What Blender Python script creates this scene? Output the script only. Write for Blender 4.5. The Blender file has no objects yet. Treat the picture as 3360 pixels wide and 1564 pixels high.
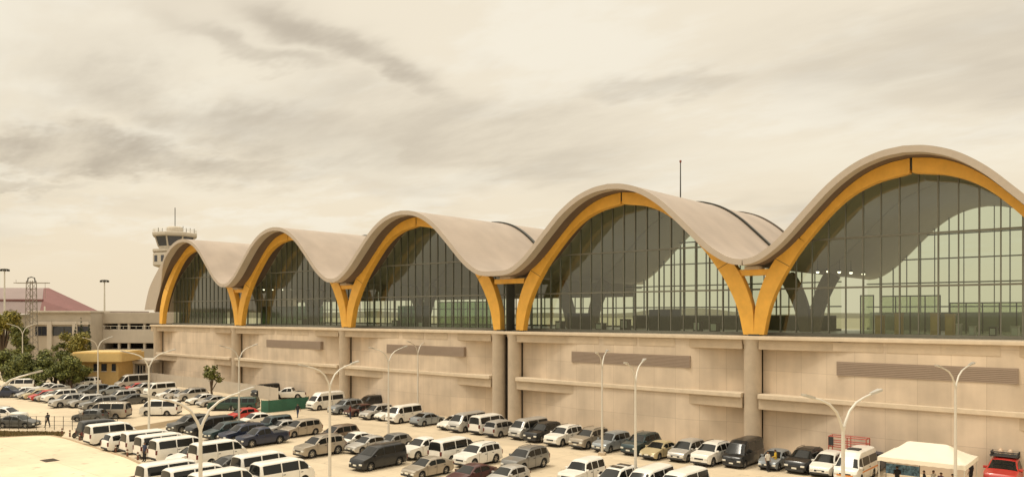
import bpy, bmesh, math, random
from mathutils import Vector, Matrix
random.seed(7)
R = math.radians
scene = bpy.context.scene
C = scene.collection

# ------------------------------------------------------------------ camera
F_PX, CAM_X, CAM_Y, CAM_Z, YAW, HZ = 1173.79, 29.834, -70.681, 13.092, 0.7002, 480.28
cam = bpy.data.cameras.new("camera")
cam.sensor_width = 36.0
cam.lens = 36.0 * F_PX / 1568.0
cam.shift_y = (HZ - 365.0) / 1568.0
cam.clip_start = 0.5
cam.clip_end = 9000
co = bpy.data.objects.new("camera", cam)
C.objects.link(co)
co.location = (CAM_X, CAM_Y, CAM_Z)
co.rotation_euler = (R(90), 0, YAW)
scene.camera = co
SN, CS = math.sin(YAW), math.cos(YAW)

def ray(x, y):
    a = (x - 784.0) / F_PX
    return (-SN + a * CS, CS + a * SN, -(y - HZ) / F_PX)

def gp(x, y, z=0.0):
    """place on the ground (height z) seen at survey point x, y"""
    d = ray(x, y)
    t = (z - CAM_Z) / d[2]
    return Vector((CAM_X + t * d[0], CAM_Y + t * d[1], z))

def dp(x, s, z=0.0):
    """place in direction x at the distance where one metre measures s units"""
    d = ray(x, HZ)
    t = F_PX / s
    return Vector((CAM_X + t * d[0], CAM_Y + t * d[1], z))

def zh(y, s):
    return CAM_Z + (HZ - y) / s

# ------------------------------------------------------------------ materials
MATS = {}
def nodes(name):
    m = bpy.data.materials.new(name)
    m.use_nodes = True
    nt = m.node_tree
    return m, nt, nt.nodes["Principled BSDF"]

def mat(name, col, rough=0.6, metal=0.0, var=0.12, scale=1.5, coat=0.0, spec=0.5, bump=0.0, bscale=30, detail=6, space='Object'):
    if name in MATS:
        return MATS[name]
    m, nt, b = nodes(name)
    tc = nt.nodes.new("ShaderNodeTexCoord")
    n = nt.nodes.new("ShaderNodeTexNoise")
    n.inputs["Scale"].default_value = scale
    n.inputs["Detail"].default_value = detail
    n.inputs["Roughness"].default_value = 0.65
    nt.links.new(tc.outputs[space], n.inputs["Vector"])
    rp = nt.nodes.new("ShaderNodeMapRange")
    rp.inputs["From Min"].default_value = 0.25
    rp.inputs["From Max"].default_value = 0.75
    rp.inputs["To Min"].default_value = 1 - var
    rp.inputs["To Max"].default_value = 1 + var
    nt.links.new(n.outputs["Fac"], rp.inputs["Value"])
    mx = nt.nodes.new("ShaderNodeVectorMath")
    mx.operation = 'SCALE'
    mx.inputs[0].default_value = col[:3]
    nt.links.new(rp.outputs[0], mx.inputs["Scale"])
    nt.links.new(mx.outputs[0], b.inputs["Base Color"])
    b.inputs["Roughness"].default_value = rough
    b.inputs["Metallic"].default_value = metal
    b.inputs["Coat Weight"].default_value = coat
    b.inputs["Specular IOR Level"].default_value = spec
    if bump:
        n2 = nt.nodes.new("ShaderNodeTexNoise")
        n2.inputs["Scale"].default_value = bscale
        n2.inputs["Detail"].default_value = 4
        nt.links.new(tc.outputs[space], n2.inputs["Vector"])
        bp = nt.nodes.new("ShaderNodeBump")
        bp.inputs["Strength"].default_value = bump
        bp.inputs["Distance"].default_value = 0.05
        nt.links.new(n2.outputs["Fac"], bp.inputs["Height"])
        nt.links.new(bp.outputs[0], b.inputs["Normal"])
    MATS[name] = m
    return m

def mat_panel(name, col, pw, ph, var=0.10):
    """precast concrete: panel joints, tone per panel, rain streaks (x = along wall, z = up)"""
    m, nt, b = nodes(name)
    L = nt.links.new
    tc = nt.nodes.new("ShaderNodeTexCoord")
    sp = nt.nodes.new("ShaderNodeSeparateXYZ")
    L(tc.outputs["Object"], sp.inputs[0])
    cb = nt.nodes.new("ShaderNodeCombineXYZ")
    L(sp.outputs["X"], cb.inputs["X"]); L(sp.outputs["Z"], cb.inputs["Y"])
    br = nt.nodes.new("ShaderNodeTexBrick")
    br.offset = 0.0
    br.inputs["Scale"].default_value = 1.0
    br.inputs["Brick Width"].default_value = pw
    br.inputs["Row Height"].default_value = ph
    br.inputs["Mortar Size"].default_value = 0.018
    br.inputs["Mortar Smooth"].default_value = 0.3
    br.inputs["Bias"].default_value = 0.0
    br.inputs["Color1"].default_value = (1 - var, 1 - var, 1 - var, 1)
    br.inputs["Color2"].default_value = (1 + var * .6, 1 + var * .6, 1 + var * .6, 1)
    br.inputs["Mortar"].default_value = (.72, .70, .68, 1)
    L(cb.outputs[0], br.inputs["Vector"])
    n1 = nt.nodes.new("ShaderNodeTexNoise")
    n1.inputs["Scale"].default_value = 0.35; n1.inputs["Detail"].default_value = 5
    L(tc.outputs["Object"], n1.inputs["Vector"])
    mp = nt.nodes.new("ShaderNodeMapping")
    mp.inputs["Scale"].default_value = (.9, 1, 0.10)
    L(tc.outputs["Object"], mp.inputs[0])
    n2 = nt.nodes.new("ShaderNodeTexNoise")
    n2.inputs["Scale"].default_value = 1.0; n2.inputs["Detail"].default_value = 6
    L(mp.outputs[0], n2.inputs["Vector"])
    def rng(src, lo, hi):
        r = nt.nodes.new("ShaderNodeMapRange")
        r.inputs["From Min"].default_value = .3; r.inputs["From Max"].default_value = .7
        r.inputs["To Min"].default_value = lo; r.inputs["To Max"].default_value = hi
        L(src, r.inputs["Value"]); return r.outputs[0]
    mu = nt.nodes.new("ShaderNodeMath"); mu.operation = 'MULTIPLY'
    L(rng(n1.outputs["Fac"], .86, 1.10), mu.inputs[0]); L(rng(n2.outputs["Fac"], .89, 1.05), mu.inputs[1])
    v1 = nt.nodes.new("ShaderNodeVectorMath"); v1.operation = 'SCALE'
    v1.inputs[0].default_value = col[:3]
    L(mu.outputs[0], v1.inputs["Scale"])
    v2 = nt.nodes.new("ShaderNodeVectorMath"); v2.operation = 'MULTIPLY'
    L(v1.outputs[0], v2.inputs[0]); L(br.outputs["Color"], v2.inputs[1])
    L(v2.outputs[0], b.inputs["Base Color"])
    b.inputs["Roughness"].default_value = .85
    MATS[name] = m
    return m

def mat_glass(name, tint, refl=0.10, rough=0.03):
    m = bpy.data.materials.new(name); m.use_nodes = True
    nt = m.node_tree; nt.nodes.clear(); L = nt.links.new
    out = nt.nodes.new("ShaderNodeOutputMaterial")
    tr = nt.nodes.new("ShaderNodeBsdfTransparent"); tr.inputs[0].default_value = (*tint, 1)
    gl = nt.nodes.new("ShaderNodeBsdfGlossy"); gl.inputs["Roughness"].default_value = rough
    gl.inputs[0].default_value = (.9, .92, .9, 1)
    fr = nt.nodes.new("ShaderNodeLayerWeight"); fr.inputs[0].default_value = .5
    pw = nt.nodes.new("ShaderNodeMath"); pw.operation = 'POWER'; pw.inputs[1].default_value = 4.0
    L(fr.outputs["Facing"], pw.inputs[0])
    ad = nt.nodes.new("ShaderNodeMath"); ad.operation = 'MULTIPLY_ADD'; ad.use_clamp = True
    ad.inputs[1].default_value = .9; ad.inputs[2].default_value = refl
    L(pw.outputs[0], ad.inputs[0])
    # slightly uneven panes
    tc = nt.nodes.new("ShaderNodeTexCoord"); n = nt.nodes.new("ShaderNodeTexNoise")
    n.inputs["Scale"].default_value = .5
    L(tc.outputs["Object"], n.inputs["Vector"])
    bp = nt.nodes.new("ShaderNodeBump"); bp.inputs["Strength"].default_value = .05
    L(n.outputs["Fac"], bp.inputs["Height"]); L(bp.outputs[0], gl.inputs["Normal"])
    mx = nt.nodes.new("ShaderNodeMixShader")
    L(ad.outputs[0], mx.inputs[0]); L(tr.outputs[0], mx.inputs[1]); L(gl.outputs[0], mx.inputs[2])
    L(mx.outputs[0], out.inputs[0])
    MATS[name] = m
    return m

def mat_leaf(name, c1, c2):
    m, nt, b = nodes(name)
    g = nt.nodes.new("ShaderNodeNewGeometry")
    cr = nt.nodes.new("ShaderNodeValToRGB")
    cr.color_ramp.elements[0].color = (*c1, 1); cr.color_ramp.elements[1].color = (*c2, 1)
    nt.links.new(g.outputs["Random Per Island"], cr.inputs[0])
    nt.links.new(cr.outputs[0], b.inputs["Base Color"])
    b.inputs["Roughness"].default_value = .6
    b.inputs["Specular IOR Level"].default_value = .3
    MATS[name] = m
    return m

def mat_ribbed(name, col, pitch, depth=.35):
    """standing-seam sheet: ribs run along Y, spaced along the unrolled profile (UV.x in metres)"""
    m, nt, b = nodes(name); L = nt.links.new
    uv = nt.nodes.new("ShaderNodeUVMap")
    sp = nt.nodes.new("ShaderNodeSeparateXYZ"); L(uv.outputs[0], sp.inputs[0])
    dv = nt.nodes.new("ShaderNodeMath"); dv.operation = 'DIVIDE'; dv.inputs[1].default_value = pitch
    L(sp.outputs["X"], dv.inputs[0])
    fr = nt.nodes.new("ShaderNodeMath"); fr.operation = 'FRACT'; L(dv.outputs[0], fr.inputs[0])
    lt = nt.nodes.new("ShaderNodeMath"); lt.operation = 'LESS_THAN'; lt.inputs[1].default_value = .16
    L(fr.outputs[0], lt.inputs[0])
    tc = nt.nodes.new("ShaderNodeTexCoord")
    n = nt.nodes.new("ShaderNodeTexNoise"); n.inputs["Scale"].default_value = .25; n.inputs["Detail"].default_value = 6
    L(tc.outputs["Object"], n.inputs["Vector"])
    r = nt.nodes.new("ShaderNodeMapRange")
    r.inputs["From Min"].default_value = .3; r.inputs["From Max"].default_value = .7
    r.inputs["To Min"].default_value = .87; r.inputs["To Max"].default_value = 1.09
    L(n.outputs["Fac"], r.inputs["Value"])
    k = nt.nodes.new("ShaderNodeMath"); k.operation = 'MULTIPLY_ADD'
    k.inputs[1].default_value = -.04; L(lt.outputs[0], k.inputs[0]); L(r.outputs[0], k.inputs[2])
    v = nt.nodes.new("ShaderNodeVectorMath"); v.operation = 'SCALE'; v.inputs[0].default_value = col[:3]
    L(k.outputs[0], v.inputs["Scale"]); L(v.outputs[0], b.inputs["Base Color"])
    bp = nt.nodes.new("ShaderNodeBump"); bp.inputs["Strength"].default_value = depth; bp.inputs["Distance"].default_value = .05
    L(lt.outputs[0], bp.inputs["Height"]); L(bp.outputs[0], b.inputs["Normal"])
    b.inputs["Roughness"].default_value = .5; b.inputs["Metallic"].default_value = 0.0
    MATS[name] = m
    return m

# ------------------------------------------------------------------ mesh builder
class MB:
    def __init__(s):
        s.v, s.f, s.m = [], [], []
    def add(s, vs, fs, mi=0):
        o = len(s.v)
        s.v += [tuple(v) for v in vs]
        for f in fs:
            s.f.append(tuple(i + o for i in f)); s.m.append(mi)
        return s
    def box(s, x0, x1, y0, y1, z0, z1, mi=0, bev=0):
        if bev:
            bm = bmesh.new()
            bmesh.ops.create_cube(bm, size=1, matrix=Matrix.Translation(((x0+x1)/2, (y0+y1)/2, (z0+z1)/2)) @ Matrix.Diagonal((x1-x0, y1-y0, z1-z0, 1)))
            bmesh.ops.bevel(bm, geom=bm.edges[:], offset=bev, segments=2, affect='EDGES', profile=.5)
            bm.verts.ensure_lookup_table()
            for i, v in enumerate(bm.verts): v.index = i
            s.add([v.co for v in bm.verts], [[v.index for v in f.verts] for f in bm.faces], mi)
            bm.free(); return s
        return s.add([(x0,y0,z0),(x1,y0,z0),(x1,y1,z0),(x0,y1,z0),(x0,y0,z1),(x1,y0,z1),(x1,y1,z1),(x0,y1,z1)],
                     [(0,3,2,1),(4,5,6,7),(0,1,5,4),(1,2,6,5),(2,3,7,6),(3,0,4,7)], mi)
    def tube(s, pts, rad, n=8, mi=0, cap=True):
        pts = [Vector(p) for p in pts]
        rs = rad if isinstance(rad, (list, tuple)) else [rad] * len(pts)
        rings = []
        up = None
        for i, p in enumerate(pts):
            d = (pts[min(i+1, len(pts)-1)] - pts[max(i-1, 0)]).normalized()
            if up is None:
                up = Vector((0,0,1)) if abs(d.z) < .9 else Vector((1,0,0))
            a = d.cross(up).normalized()
            b = a.cross(d).normalized()
            up = b
            rings.append([p + rs[i] * (math.cos(2*math.pi*k/n) * a + math.sin(2*math.pi*k/n) * b) for k in range(n)])
        vs = [v for r in rings for v in r]
        fs = []
        for i in range(len(pts)-1):
            for k in range(n):
                k2 = (k+1) % n
                fs.append((i*n+k, i*n+k2, (i+1)*n+k2, (i+1)*n+k))
        if cap:
            fs.append(tuple(range(n-1, -1, -1))); o = (len(pts)-1)*n
            fs.append(tuple(range(o, o+n)))
        return s.add(vs, fs, mi)
    def bar(s, a, b, w=.1, mi=0):
        return s.tube([a, b], w/1.414, 4, mi)
    def lathe(s, prof, c=(0,0), n=24, mi=0):
        vs, fs = [], []
        for r, z in prof:
            for k in range(n):
                a = 2*math.pi*k/n
                vs.append((c[0]+r*math.cos(a), c[1]+r*math.sin(a), z))
        for i in range(len(prof)-1):
            for k in range(n):
                k2 = (k+1) % n
                fs.append((i*n+k, i*n+k2, (i+1)*n+k2, (i+1)*n+k))
        fs.append(tuple(range(n-1,-1,-1))); o = (len(prof)-1)*n; fs.append(tuple(range(o,o+n)))
        return s.add(vs, fs, mi)
    def prism(s, poly, z0, z1, mi=0):
        n = len(poly)
        vs = [(x,y,z0) for x,y in poly] + [(x,y,z1) for x,y in poly]
        fs = [tuple(range(n-1,-1,-1)), tuple(range(n,2*n))] + [(i,(i+1)%n,n+(i+1)%n,n+i) for i in range(n)]
        return s.add(vs, fs, mi)
    def mesh(s, name, mats, smooth=None):
        me = bpy.data.meshes.new(name)
        me.from_pydata(s.v, [], s.f); me.update()
        for m in (mats if isinstance(mats, (list, tuple)) else [mats]): me.materials.append(m)
        if len(me.materials) > 1: me.polygons.foreach_set("material_index", s.m)
        bm = bmesh.new(); bm.from_mesh(me); bmesh.ops.recalc_face_normals(bm, faces=bm.faces[:]); bm.to_mesh(me); bm.free()
        if smooth is not None:
            me.polygons.foreach_set("use_smooth", [True]*len(me.polygons))
            me.set_sharp_from_angle(angle=R(smooth))
        return me
    def build(s, name, mats, parent=None, smooth=None, label=None):
        o = bpy.data.objects.new(name, s.mesh(name, mats, smooth))
        C.objects.link(o)
        if parent is not None: o.parent = parent
        if label: o["label"] = label
        return o

def thing(name, label, cat, loc=(0,0,0), rz=0.0, group=None):
    o = bpy.data.objects.new(name, None); C.objects.link(o)
    o.empty_display_size = .3
    o.location = loc; o.rotation_euler = (0,0,rz)
    return tag(o, label, cat, group)
def tag(o, label, cat, group=None):
    o["label"] = label; o["category"] = cat
    if group: o["group"] = group
    return o
def struct(name, mb, m, smooth=None, kind="structure"):
    o = mb.build(name, m, None, smooth); o["kind"] = kind; return o
def share(name, me, parent, m=None, loc=None):
    o = bpy.data.objects.new(name, me); C.objects.link(o)
    if parent is not None: o.parent = parent
    if loc is not None: o.location = loc
    if m is not None:
        o.material_slots[0].link = 'OBJECT'; o.material_slots[0].material = m
    return o
def lerp(a, b, t): return a + (b-a)*t
def interp(pts, x):
    if x <= pts[0][0]: return pts[0][1]
    for (a, b), (c, d) in zip(pts, pts[1:]):
        if x <= c: return b + (d-b)*(x-a)/(c-a) if c > a else d
    return pts[-1][1]
def spline(pts, n):
    """Catmull-Rom through 2-D points, n samples per span"""
    P = [Vector((*p, 0)) for p in pts]
    P = [P[0]*2-P[1]] + P + [P[-1]*2-P[-2]]
    out = []
    for i in range(1, len(P)-2):
        for k in range(n):
            t = k/n
            out.append(.5*((2*P[i]) + (P[i+1]-P[i-1])*t + (2*P[i-1]-5*P[i]+4*P[i+1]-P[i+2])*t*t + (3*P[i]-P[i-1]-3*P[i+1]+P[i+2])*t**3))
    out.append(P[-2])
    return [(p.x, p.y) for p in out]

# ------------------------------------------------------------------ palette
concrete = mat_panel("precast_concrete", (.66, .54, .41), 2.45, 2.58, .075)
conc_beam = mat("beam_concrete", (.53, .425, .305), .8, var=.14, scale=.7)
conc_cap = mat("ledge_concrete", (.66, .55, .41), .8, var=.12, scale=.9)
conc_col = mat("column_concrete", (.52, .43, .325), .75, var=.12, scale=.8)
recess_shade_m = mat("recess_shade", (.10, .082, .064), .9)
louvre_m = mat("brown_louvre", (.29, .22, .165), .7, var=.06)
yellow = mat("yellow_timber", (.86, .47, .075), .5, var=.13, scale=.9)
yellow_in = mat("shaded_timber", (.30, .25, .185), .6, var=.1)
steel_dk = mat("dark_steel", (.055, .055, .045), .45, metal=.3)
soffit_m = mat("grey_soffit", (.52, .46, .38), .7, var=.06, scale=.3)
eave_shade_m = mat("eave_soffit_shade", (.15, .11, .08), .8, var=.1, scale=.4)  # soffit darkened around the arch: eave shadow put into the colour
frame_m = mat("glazing_bar", (.20, .20, .165), .45, metal=.3)
fascia_m = mat("pale_fascia", (.47, .40, .325), .5, var=.05)
roof_m = mat_ribbed("standing_seam_roof", (.43, .35, .28), .48, .12)
glass_m = mat_glass("facade_glass", (.68, .77, .68), .11)
glass_b = mat_glass("rear_glass", (.90, .92, .86), .02)
floor_in = mat("interior_floor", (.48, .43, .35), .35, var=.05)
conc_lot = mat("lot_concrete", (.62, .50, .34), .85, var=.09, scale=.22, bump=.15, bscale=12, space='Object')

# ------------------------------------------------------------------ terminal
FZ = 11.0                       # departures floor
VX = [-120.5, -91.6, -61.7, (-31.6, -29.1), .4, 27.6]
BAYS = [(-120.5, -91.6), (-91.6, -61.7), (-61.7, -31.6), (-29.1, .4), (.4, 27.6)]
Y_FRONT, Y_JOINT = -2.7, 15.6
BACKS = [32.5, 32.5, 32.5, 27.5, 38.0]
T = .55
term = thing("airport_terminal", "long airport terminal with five wavy roof vaults on yellow arches above a concrete podium", "terminal")

ROOF = spline([(0, 18.15), (1, 18.3), (2.1, 18.8), (3.7, 19.95), (6.2, 22.35), (8.4, 24.35), (10.6, 25.75), (12.8, 26.5), (14.75, 26.72)], 6)
ROOF_END = spline([(-2.3, 13.6), (-1.6, 15.4), (-.2, 17.6), (1.6, 19.7), (3.4, 21.2), (6.2, 22.95), (8.4, 24.4), (10.6, 25.75), (12.8, 26.5), (14.75, 26.72)], 6)
OUT = spline([(0, 11.12), (.12, 13.5), (.72, 15.5), (1.6, 17.3), (3.1, 19.25), (6.0, 22.1), (8.7, 24.2), (11.2, 25.55), (14.75, 26.22)], 5)
INN = spline([(1.05, 11.12), (1.6, 13.5), (2.45, 15.5), (3.6, 17.4), (5.3, 19.6), (8.5, 22.75), (11.4, 24.3), (14.75, 24.92)], 5)

def resample(pts, n):
    L = [0]
    for a, b in zip(pts, pts[1:]): L.append(L[-1] + math.hypot(b[0]-a[0], b[1]-a[1]))
    out = []
    for k in range(n):
        t = L[-1]*k/(n-1)
        out.append((interp(list(zip(L, [p[0] for p in pts])), t), interp(list(zip(L, [p[1] for p in pts])), t)))
    return out

def roof_profile(b):
    x0, x1 = BAYS[b]; hw = (x1-x0)/2; k = hw/14.75
    left = [(x0 + p[0]*k, p[1]) for p in (ROOF_END if b == 0 else ROOF)]
    right = [(x1 - p[0]*k, p[1]) for p in ROOF][::-1]
    pr = left + right[1:]
    if b == 3: pr = [(x0-1.25, 18.15)] + pr
    if b == 2: pr = pr + [(x1+1.245, 18.15)]
    return pr

def offset_down(pr, t):
    out = []
    for i, p in enumerate(pr):
        a = pr[max(i-1,0)]; c = pr[min(i+1,len(pr)-1)]
        dx, dz = c[0]-a[0], c[1]-a[1]; l = math.hypot(dx, dz)
        out.append((p[0] + dz/l*t, p[1] - dx/l*t))
    return out

def vault(pr, y0, y1, name):
    lo = offset_down(pr, T)
    n = len(pr); ys = [lerp(y0, y1, k/6) for k in range(7)] if y0 > 0 else [y0, y0+1.25, -.02, 2.7, 6, 11, y1]
    me = bpy.data.meshes.new(name); bm = bmesh.new(); uvl = bm.loops.layers.uv.new("UVMap")
    arc = [0]
    for a, c in zip(pr, pr[1:]): arc.append(arc[-1]+math.hypot(c[0]-a[0], c[1]-a[1]))
    def yy(j, i):   # the overhang dies out toward the low west end of the first vault
        if j > 1 or y0 > 0: return ys[j]
        u = min(1, max(0, (pr[i][0]+121.5)/9.5)); return lerp(-.06+.02*j, ys[j], u*u*(3-2*u))
    top = [[bm.verts.new((p[0], yy(j, i), p[1])) for i, p in enumerate(pr)] for j in range(7)]
    bot = [[bm.verts.new((p[0], yy(j, i), p[1])) for i, p in enumerate(lo)] for j in range(7)]
    def face(vs, mi, us):
        f = bm.faces.new(vs); f.material_index = mi; f.smooth = mi != 2
        for lp, u in zip(f.loops, us): lp[uvl].uv = (u, lp.vert.co.y)
    for j in range(6):
        for i in range(n-1):
            face((top[j][i], top[j][i+1], top[j+1][i+1], top[j+1][i]), 0, (arc[i], arc[i+1], arc[i+1], arc[i]))
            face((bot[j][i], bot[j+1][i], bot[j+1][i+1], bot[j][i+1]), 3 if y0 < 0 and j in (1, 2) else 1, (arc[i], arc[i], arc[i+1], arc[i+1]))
        for e in (0, n-1):
            face((top[j][e], top[j+1][e], bot[j+1][e], bot[j][e]), 2, (0,)*4)
    for j in (0, 6):
        for i in range(n-1):
            face((top[j][i], bot[j][i], bot[j][i+1], top[j][i+1]), 2, (arc[i], arc[i], arc[i+1], arc[i+1]))
    bmesh.ops.recalc_face_normals(bm, faces=bm.faces[:])
    bm.to_mesh(me); bm.free()
    for m in (roof_m, soffit_m, fascia_m, eave_shade_m): me.materials.append(m)
    me.set_sharp_from_angle(angle=R(40))
    o = bpy.data.objects.new(name, me); C.objects.link(o); o.parent = term
    return o

def strip(pr, y0, y1, lift, thick, name, m, parent):
    hi = offset_down(pr, -lift-thick); lo = offset_down(pr, -lift)
    mb = MB(); n = len(pr)
    vs = [(p[0], y0, p[1]) for p in hi] + [(p[0], y1, p[1]) for p in hi] + [(p[0], y0, p[1]) for p in lo] + [(p[0], y1, p[1]) for p in lo]
    fs = []
    for i in range(n-1):
        fs += [(i, i+1, n+i+1, n+i), (2*n+i, 3*n+i, 3*n+i+1, 2*n+i+1), (i, 2*n+i, 2*n+i+1, i+1), (n+i, n+i+1, 3*n+i+1, 3*n+i)]
    fs += [(0, n, 3*n, 2*n), (n-1, 3*n-1, 4*n-1, 2*n-1)]
    mb.add(vs, fs)
    return mb.build(name, m, parent, 40)

N_ARCH = 40
def arch_half(x0, hw, side):
    """front-face outline of one arch half; side=+1 springs at x0 and rises to +x"""
    k = hw/14.75
    o_, i_ = resample(OUT, N_ARCH), resample(INN, N_ARCH)
    return [(x0 + side*p[0]*k, p[1]) for p in o_], [(x0 + side*p[0]*k, p[1]) for p in i_]

def arch_mesh(outl, innl, y0, y1, name, m, trim=1.0):
    n = len(outl); mb = MB()
    vs = [(p[0], y0, p[1]) for p in outl] + [(p[0], y0, p[1]) for p in innl] + [(p[0], y1, p[1]) for p in outl] + [(p[0], y1, p[1]) for p in innl]
    fs = []
    for i in range(n-1):
        fs += [(i, i+1, n+i+1, n+i), (2*n+i, 3*n+i, 3*n+i+1, 2*n+i+1), (i, 2*n+i, 2*n+i+1, i+1), (n+i, n+i+1, 3*n+i+1, 3*n+i)]
    fs += [(0, n, 3*n, 2*n), (n-1, 3*n-1, 4*n-1, 2*n-1)]
    mb.add(vs, fs)
    return mb.build(name, m, term, 40)

def soffit_z(b, x):
    return interp(offset_down(roof_profile(b), T), x)

def glass_wall(b, y, gm, cols, lights):
    x0, x1 = BAYS[b]
    if b == 2: x1 += 1.245
    if b == 3: x0 -= 1.25
    pr = offset_down(roof_profile(b), T)
    pr = [p for p in pr if x0+.02 <= p[0] <= x1-.02]
    n = len(pr); mb = MB()
    vs = [(p[0], y, FZ+.02) for p in pr] + [(p[0], y, p[1]+.15) for p in pr]
    mb.add(vs, [(i, i+1, n+i+1, n+i) for i in range(n-1)])
    g = mb.build("glass_wall", gm, term)
    mu = MB()
    k = int(round((x1-x0)/cols))
    for i in range(1, k):
        x = lerp(x0, x1, i/k)
        w = (.04 if i % 2 else .055) if b > 2 else .032
        mu.box(x-w, x+w, y-.10, y+.16, FZ, soffit_z(b, x)+.1)
    for z in lights:
        xs = [x for x in [lerp(x0, x1, i/400) for i in range(401)] if soffit_z(b, x) > z]
        if xs: mu.box(xs[0], xs[-1], y-.17, y-.102, z-.08, z+.08)
    mu.box(x0+.02, x1-.02, y-.17, y-.102, FZ+.02, FZ+.3)
    mu.build("glazing_bars", frame_m, g)
    return g

def wall_y(t):
    def ss(u): u = min(1, max(0, u)); return u*u*(3-2*u)
    return lerp(.42, -.965, ss((t-.02)/.33)*ss((.98-t)/.2))

for b, (x0, x1) in enumerate(BAYS):
    hw = (x1-x0)/2; xc = (x0+x1)/2
    pr = roof_profile(b); Y_BACK = BACKS[b]
    vault(pr, Y_FRONT, Y_JOINT, "roof_vault")
    vault(pr, Y_JOINT+.3, Y_BACK, "roof_vault")
    strip(pr, Y_JOINT-.12, Y_JOINT+.42, .02, .2, "roof_joint", steel_dk, term)
    strip(pr, Y_BACK-.35, Y_BACK+.1, .02, .16, "roof_edge_trim", mat("edge_trim", (.12,.10,.08), .6), term)
    if b == 0:   # the west flank of the vault runs down to the podium behind the first arch
        pass
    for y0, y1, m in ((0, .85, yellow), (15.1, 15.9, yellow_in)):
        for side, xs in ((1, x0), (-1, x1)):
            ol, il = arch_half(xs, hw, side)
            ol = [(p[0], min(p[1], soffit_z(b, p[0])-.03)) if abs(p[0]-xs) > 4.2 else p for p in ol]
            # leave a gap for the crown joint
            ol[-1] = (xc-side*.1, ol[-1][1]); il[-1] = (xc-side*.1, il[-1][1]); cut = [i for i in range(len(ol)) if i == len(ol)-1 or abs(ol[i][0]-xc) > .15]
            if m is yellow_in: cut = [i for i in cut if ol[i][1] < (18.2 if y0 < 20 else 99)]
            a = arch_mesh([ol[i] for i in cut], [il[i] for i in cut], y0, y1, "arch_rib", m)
        if y0 > 1: continue
        for side, xs in ((1, x0), (-1, x1)):
            ol, il = arch_half(xs, hw, side)
            i = min(range(len(ol)), key=lambda q: abs(ol[q][1]-18.4)); mb = MB()
            (ax, az), (bx, bz) = ol[i], il[i]; e = .035
            mb.add([(ax,-.015,az-e),(ax,-.015,az+e),(bx,-.015,bz+e),(bx,-.015,bz-e),(ax,.02,az-e),(ax,.02,az+e),(bx,.02,bz+e),(bx,.02,bz-e)], [(0,1,2,3),(0,4,5,1),(3,2,6,7)])
            mb.build("splice_joint", mat("joint_brown", (.22,.12,.04), .6), term)
        j = MB().box(xc-.13, xc+.13, y0+.12, y1-.12, 25.25, 26.05)
        j.build("crown_joint", steel_dk, term)
    glass_wall(b, 2.75, glass_m, 1.48, (15.5, 20.0))
    glass_wall(b, Y_BACK-.9, glass_b, 1.6, (14.0, 17.0, 20.0, 23.0))

    if b < 3:   # closed gable at the rear of the three west vaults
        gx = [lerp(x0+.05, x1-.05, i/90) for i in range(91)]; gb = MB(); vs = []
        for x in gx:
            sz = soffit_z(b, x)+.1
            vs += [(x, Y_BACK-1.3, min(15.7, sz-.02)), (x, Y_BACK-1.3, sz)]
        gb.add(vs, [(2*i, 2*i+2, 2*i+3, 2*i+1) for i in range(90)])
        gb.build("gable_panel", soffit_m, term)
    else:
        MB().box(x0+.5, x1-.5, Y_BACK-1.5, Y_BACK-1.35, FZ+.031, FZ+(1.9 if b == 3 else 2.3)).build("rear_low_wall", mat("rear_wall_dark", (.16,.17,.14), .6, var=.3, scale=.6) if b == 3 else mat("rear_wall_pale", (.40,.42,.34), .6, var=.2, scale=.6), term)
    # podium wall of this bay
    a0, a1 = x0+.74, x1-1.02
    def wall(z0, z1, name):
        n = 48; mb = MB(); vs = []
        for i in range(n+1):
            t = i/n; x = lerp(a0, a1, t)
            vs += [(x, wall_y(t), z0), (x, wall_y(t), z1)]
        fs = [(2*i, 2*i+2, 2*i+3, 2*i+1) for i in range(n)]
        o = len(vs); vs += [(a0, 1.3, z0), (a0, 1.3, z1), (a1, 1.3, z0), (a1, 1.3, z1)]
        fs += [(o, 0, 1, o+1), (o+2, o+3, 2*n+1, 2*n)]
        mb.add(vs, fs)
        return mb.build(name, concrete, term, 30)
    wall(0, 5.15, "lower_wall"); wall(5.603, 10.655, "upper_wall")
    MB().box(x0+.8, x1-.8, -.88, 1.2, 4.15, 5.15, bev=.05).build("beam", conc_beam, term)
    MB().box(x0+.8, x1-.8, -1.14, 1.2, 5.153, 5.6, bev=.06).build("ledge", conc_cap, term)
    MB().box(x0+.8, x1-.8, -.88, 1.2, 9.75, 10.66, bev=.05).build("beam", conc_beam, term)
    if b in (1, 2, 3, 4):
        l0, l1 = {1: (-81.2, -66.6), 2: (-51.5, -36.8), 3: (-20.2, -5.75), 4: (8.3, 21.7)}[b]
        lv = MB().box(l0, l1, -1.0, -.4, 7.72, 8.92).build("louvre_panel", louvre_m, term)
        sl = MB()
        for k in range(8):
            z = 7.8 + k*.145
            sl.add([(l0+.08, -1.005, z), (l1-.08, -1.005, z), (l1-.08, -1.02, z-.05), (l0+.08, -1.02, z-.05)], [(0,1,2,3)])
            sl.add([(l0+.08, -1.02, z-.05), (l1-.08, -1.02, z-.05), (l1-.08, -1.02, z-.065), (l0+.08, -1.02, z-.065)], [(0,1,2,3)])
        sl.build("louvre_slats", louvre_m, lv)
    # fascia panels at mid bay under the terrace edge
    for q in (-.14, 0.02, .17):
        MB().box(xc+q*hw*2-2.2, xc+q*hw*2+1.9, -1.0, -.7, 9.82, 10.6).build("fascia_panel", conc_beam, term)

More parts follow.
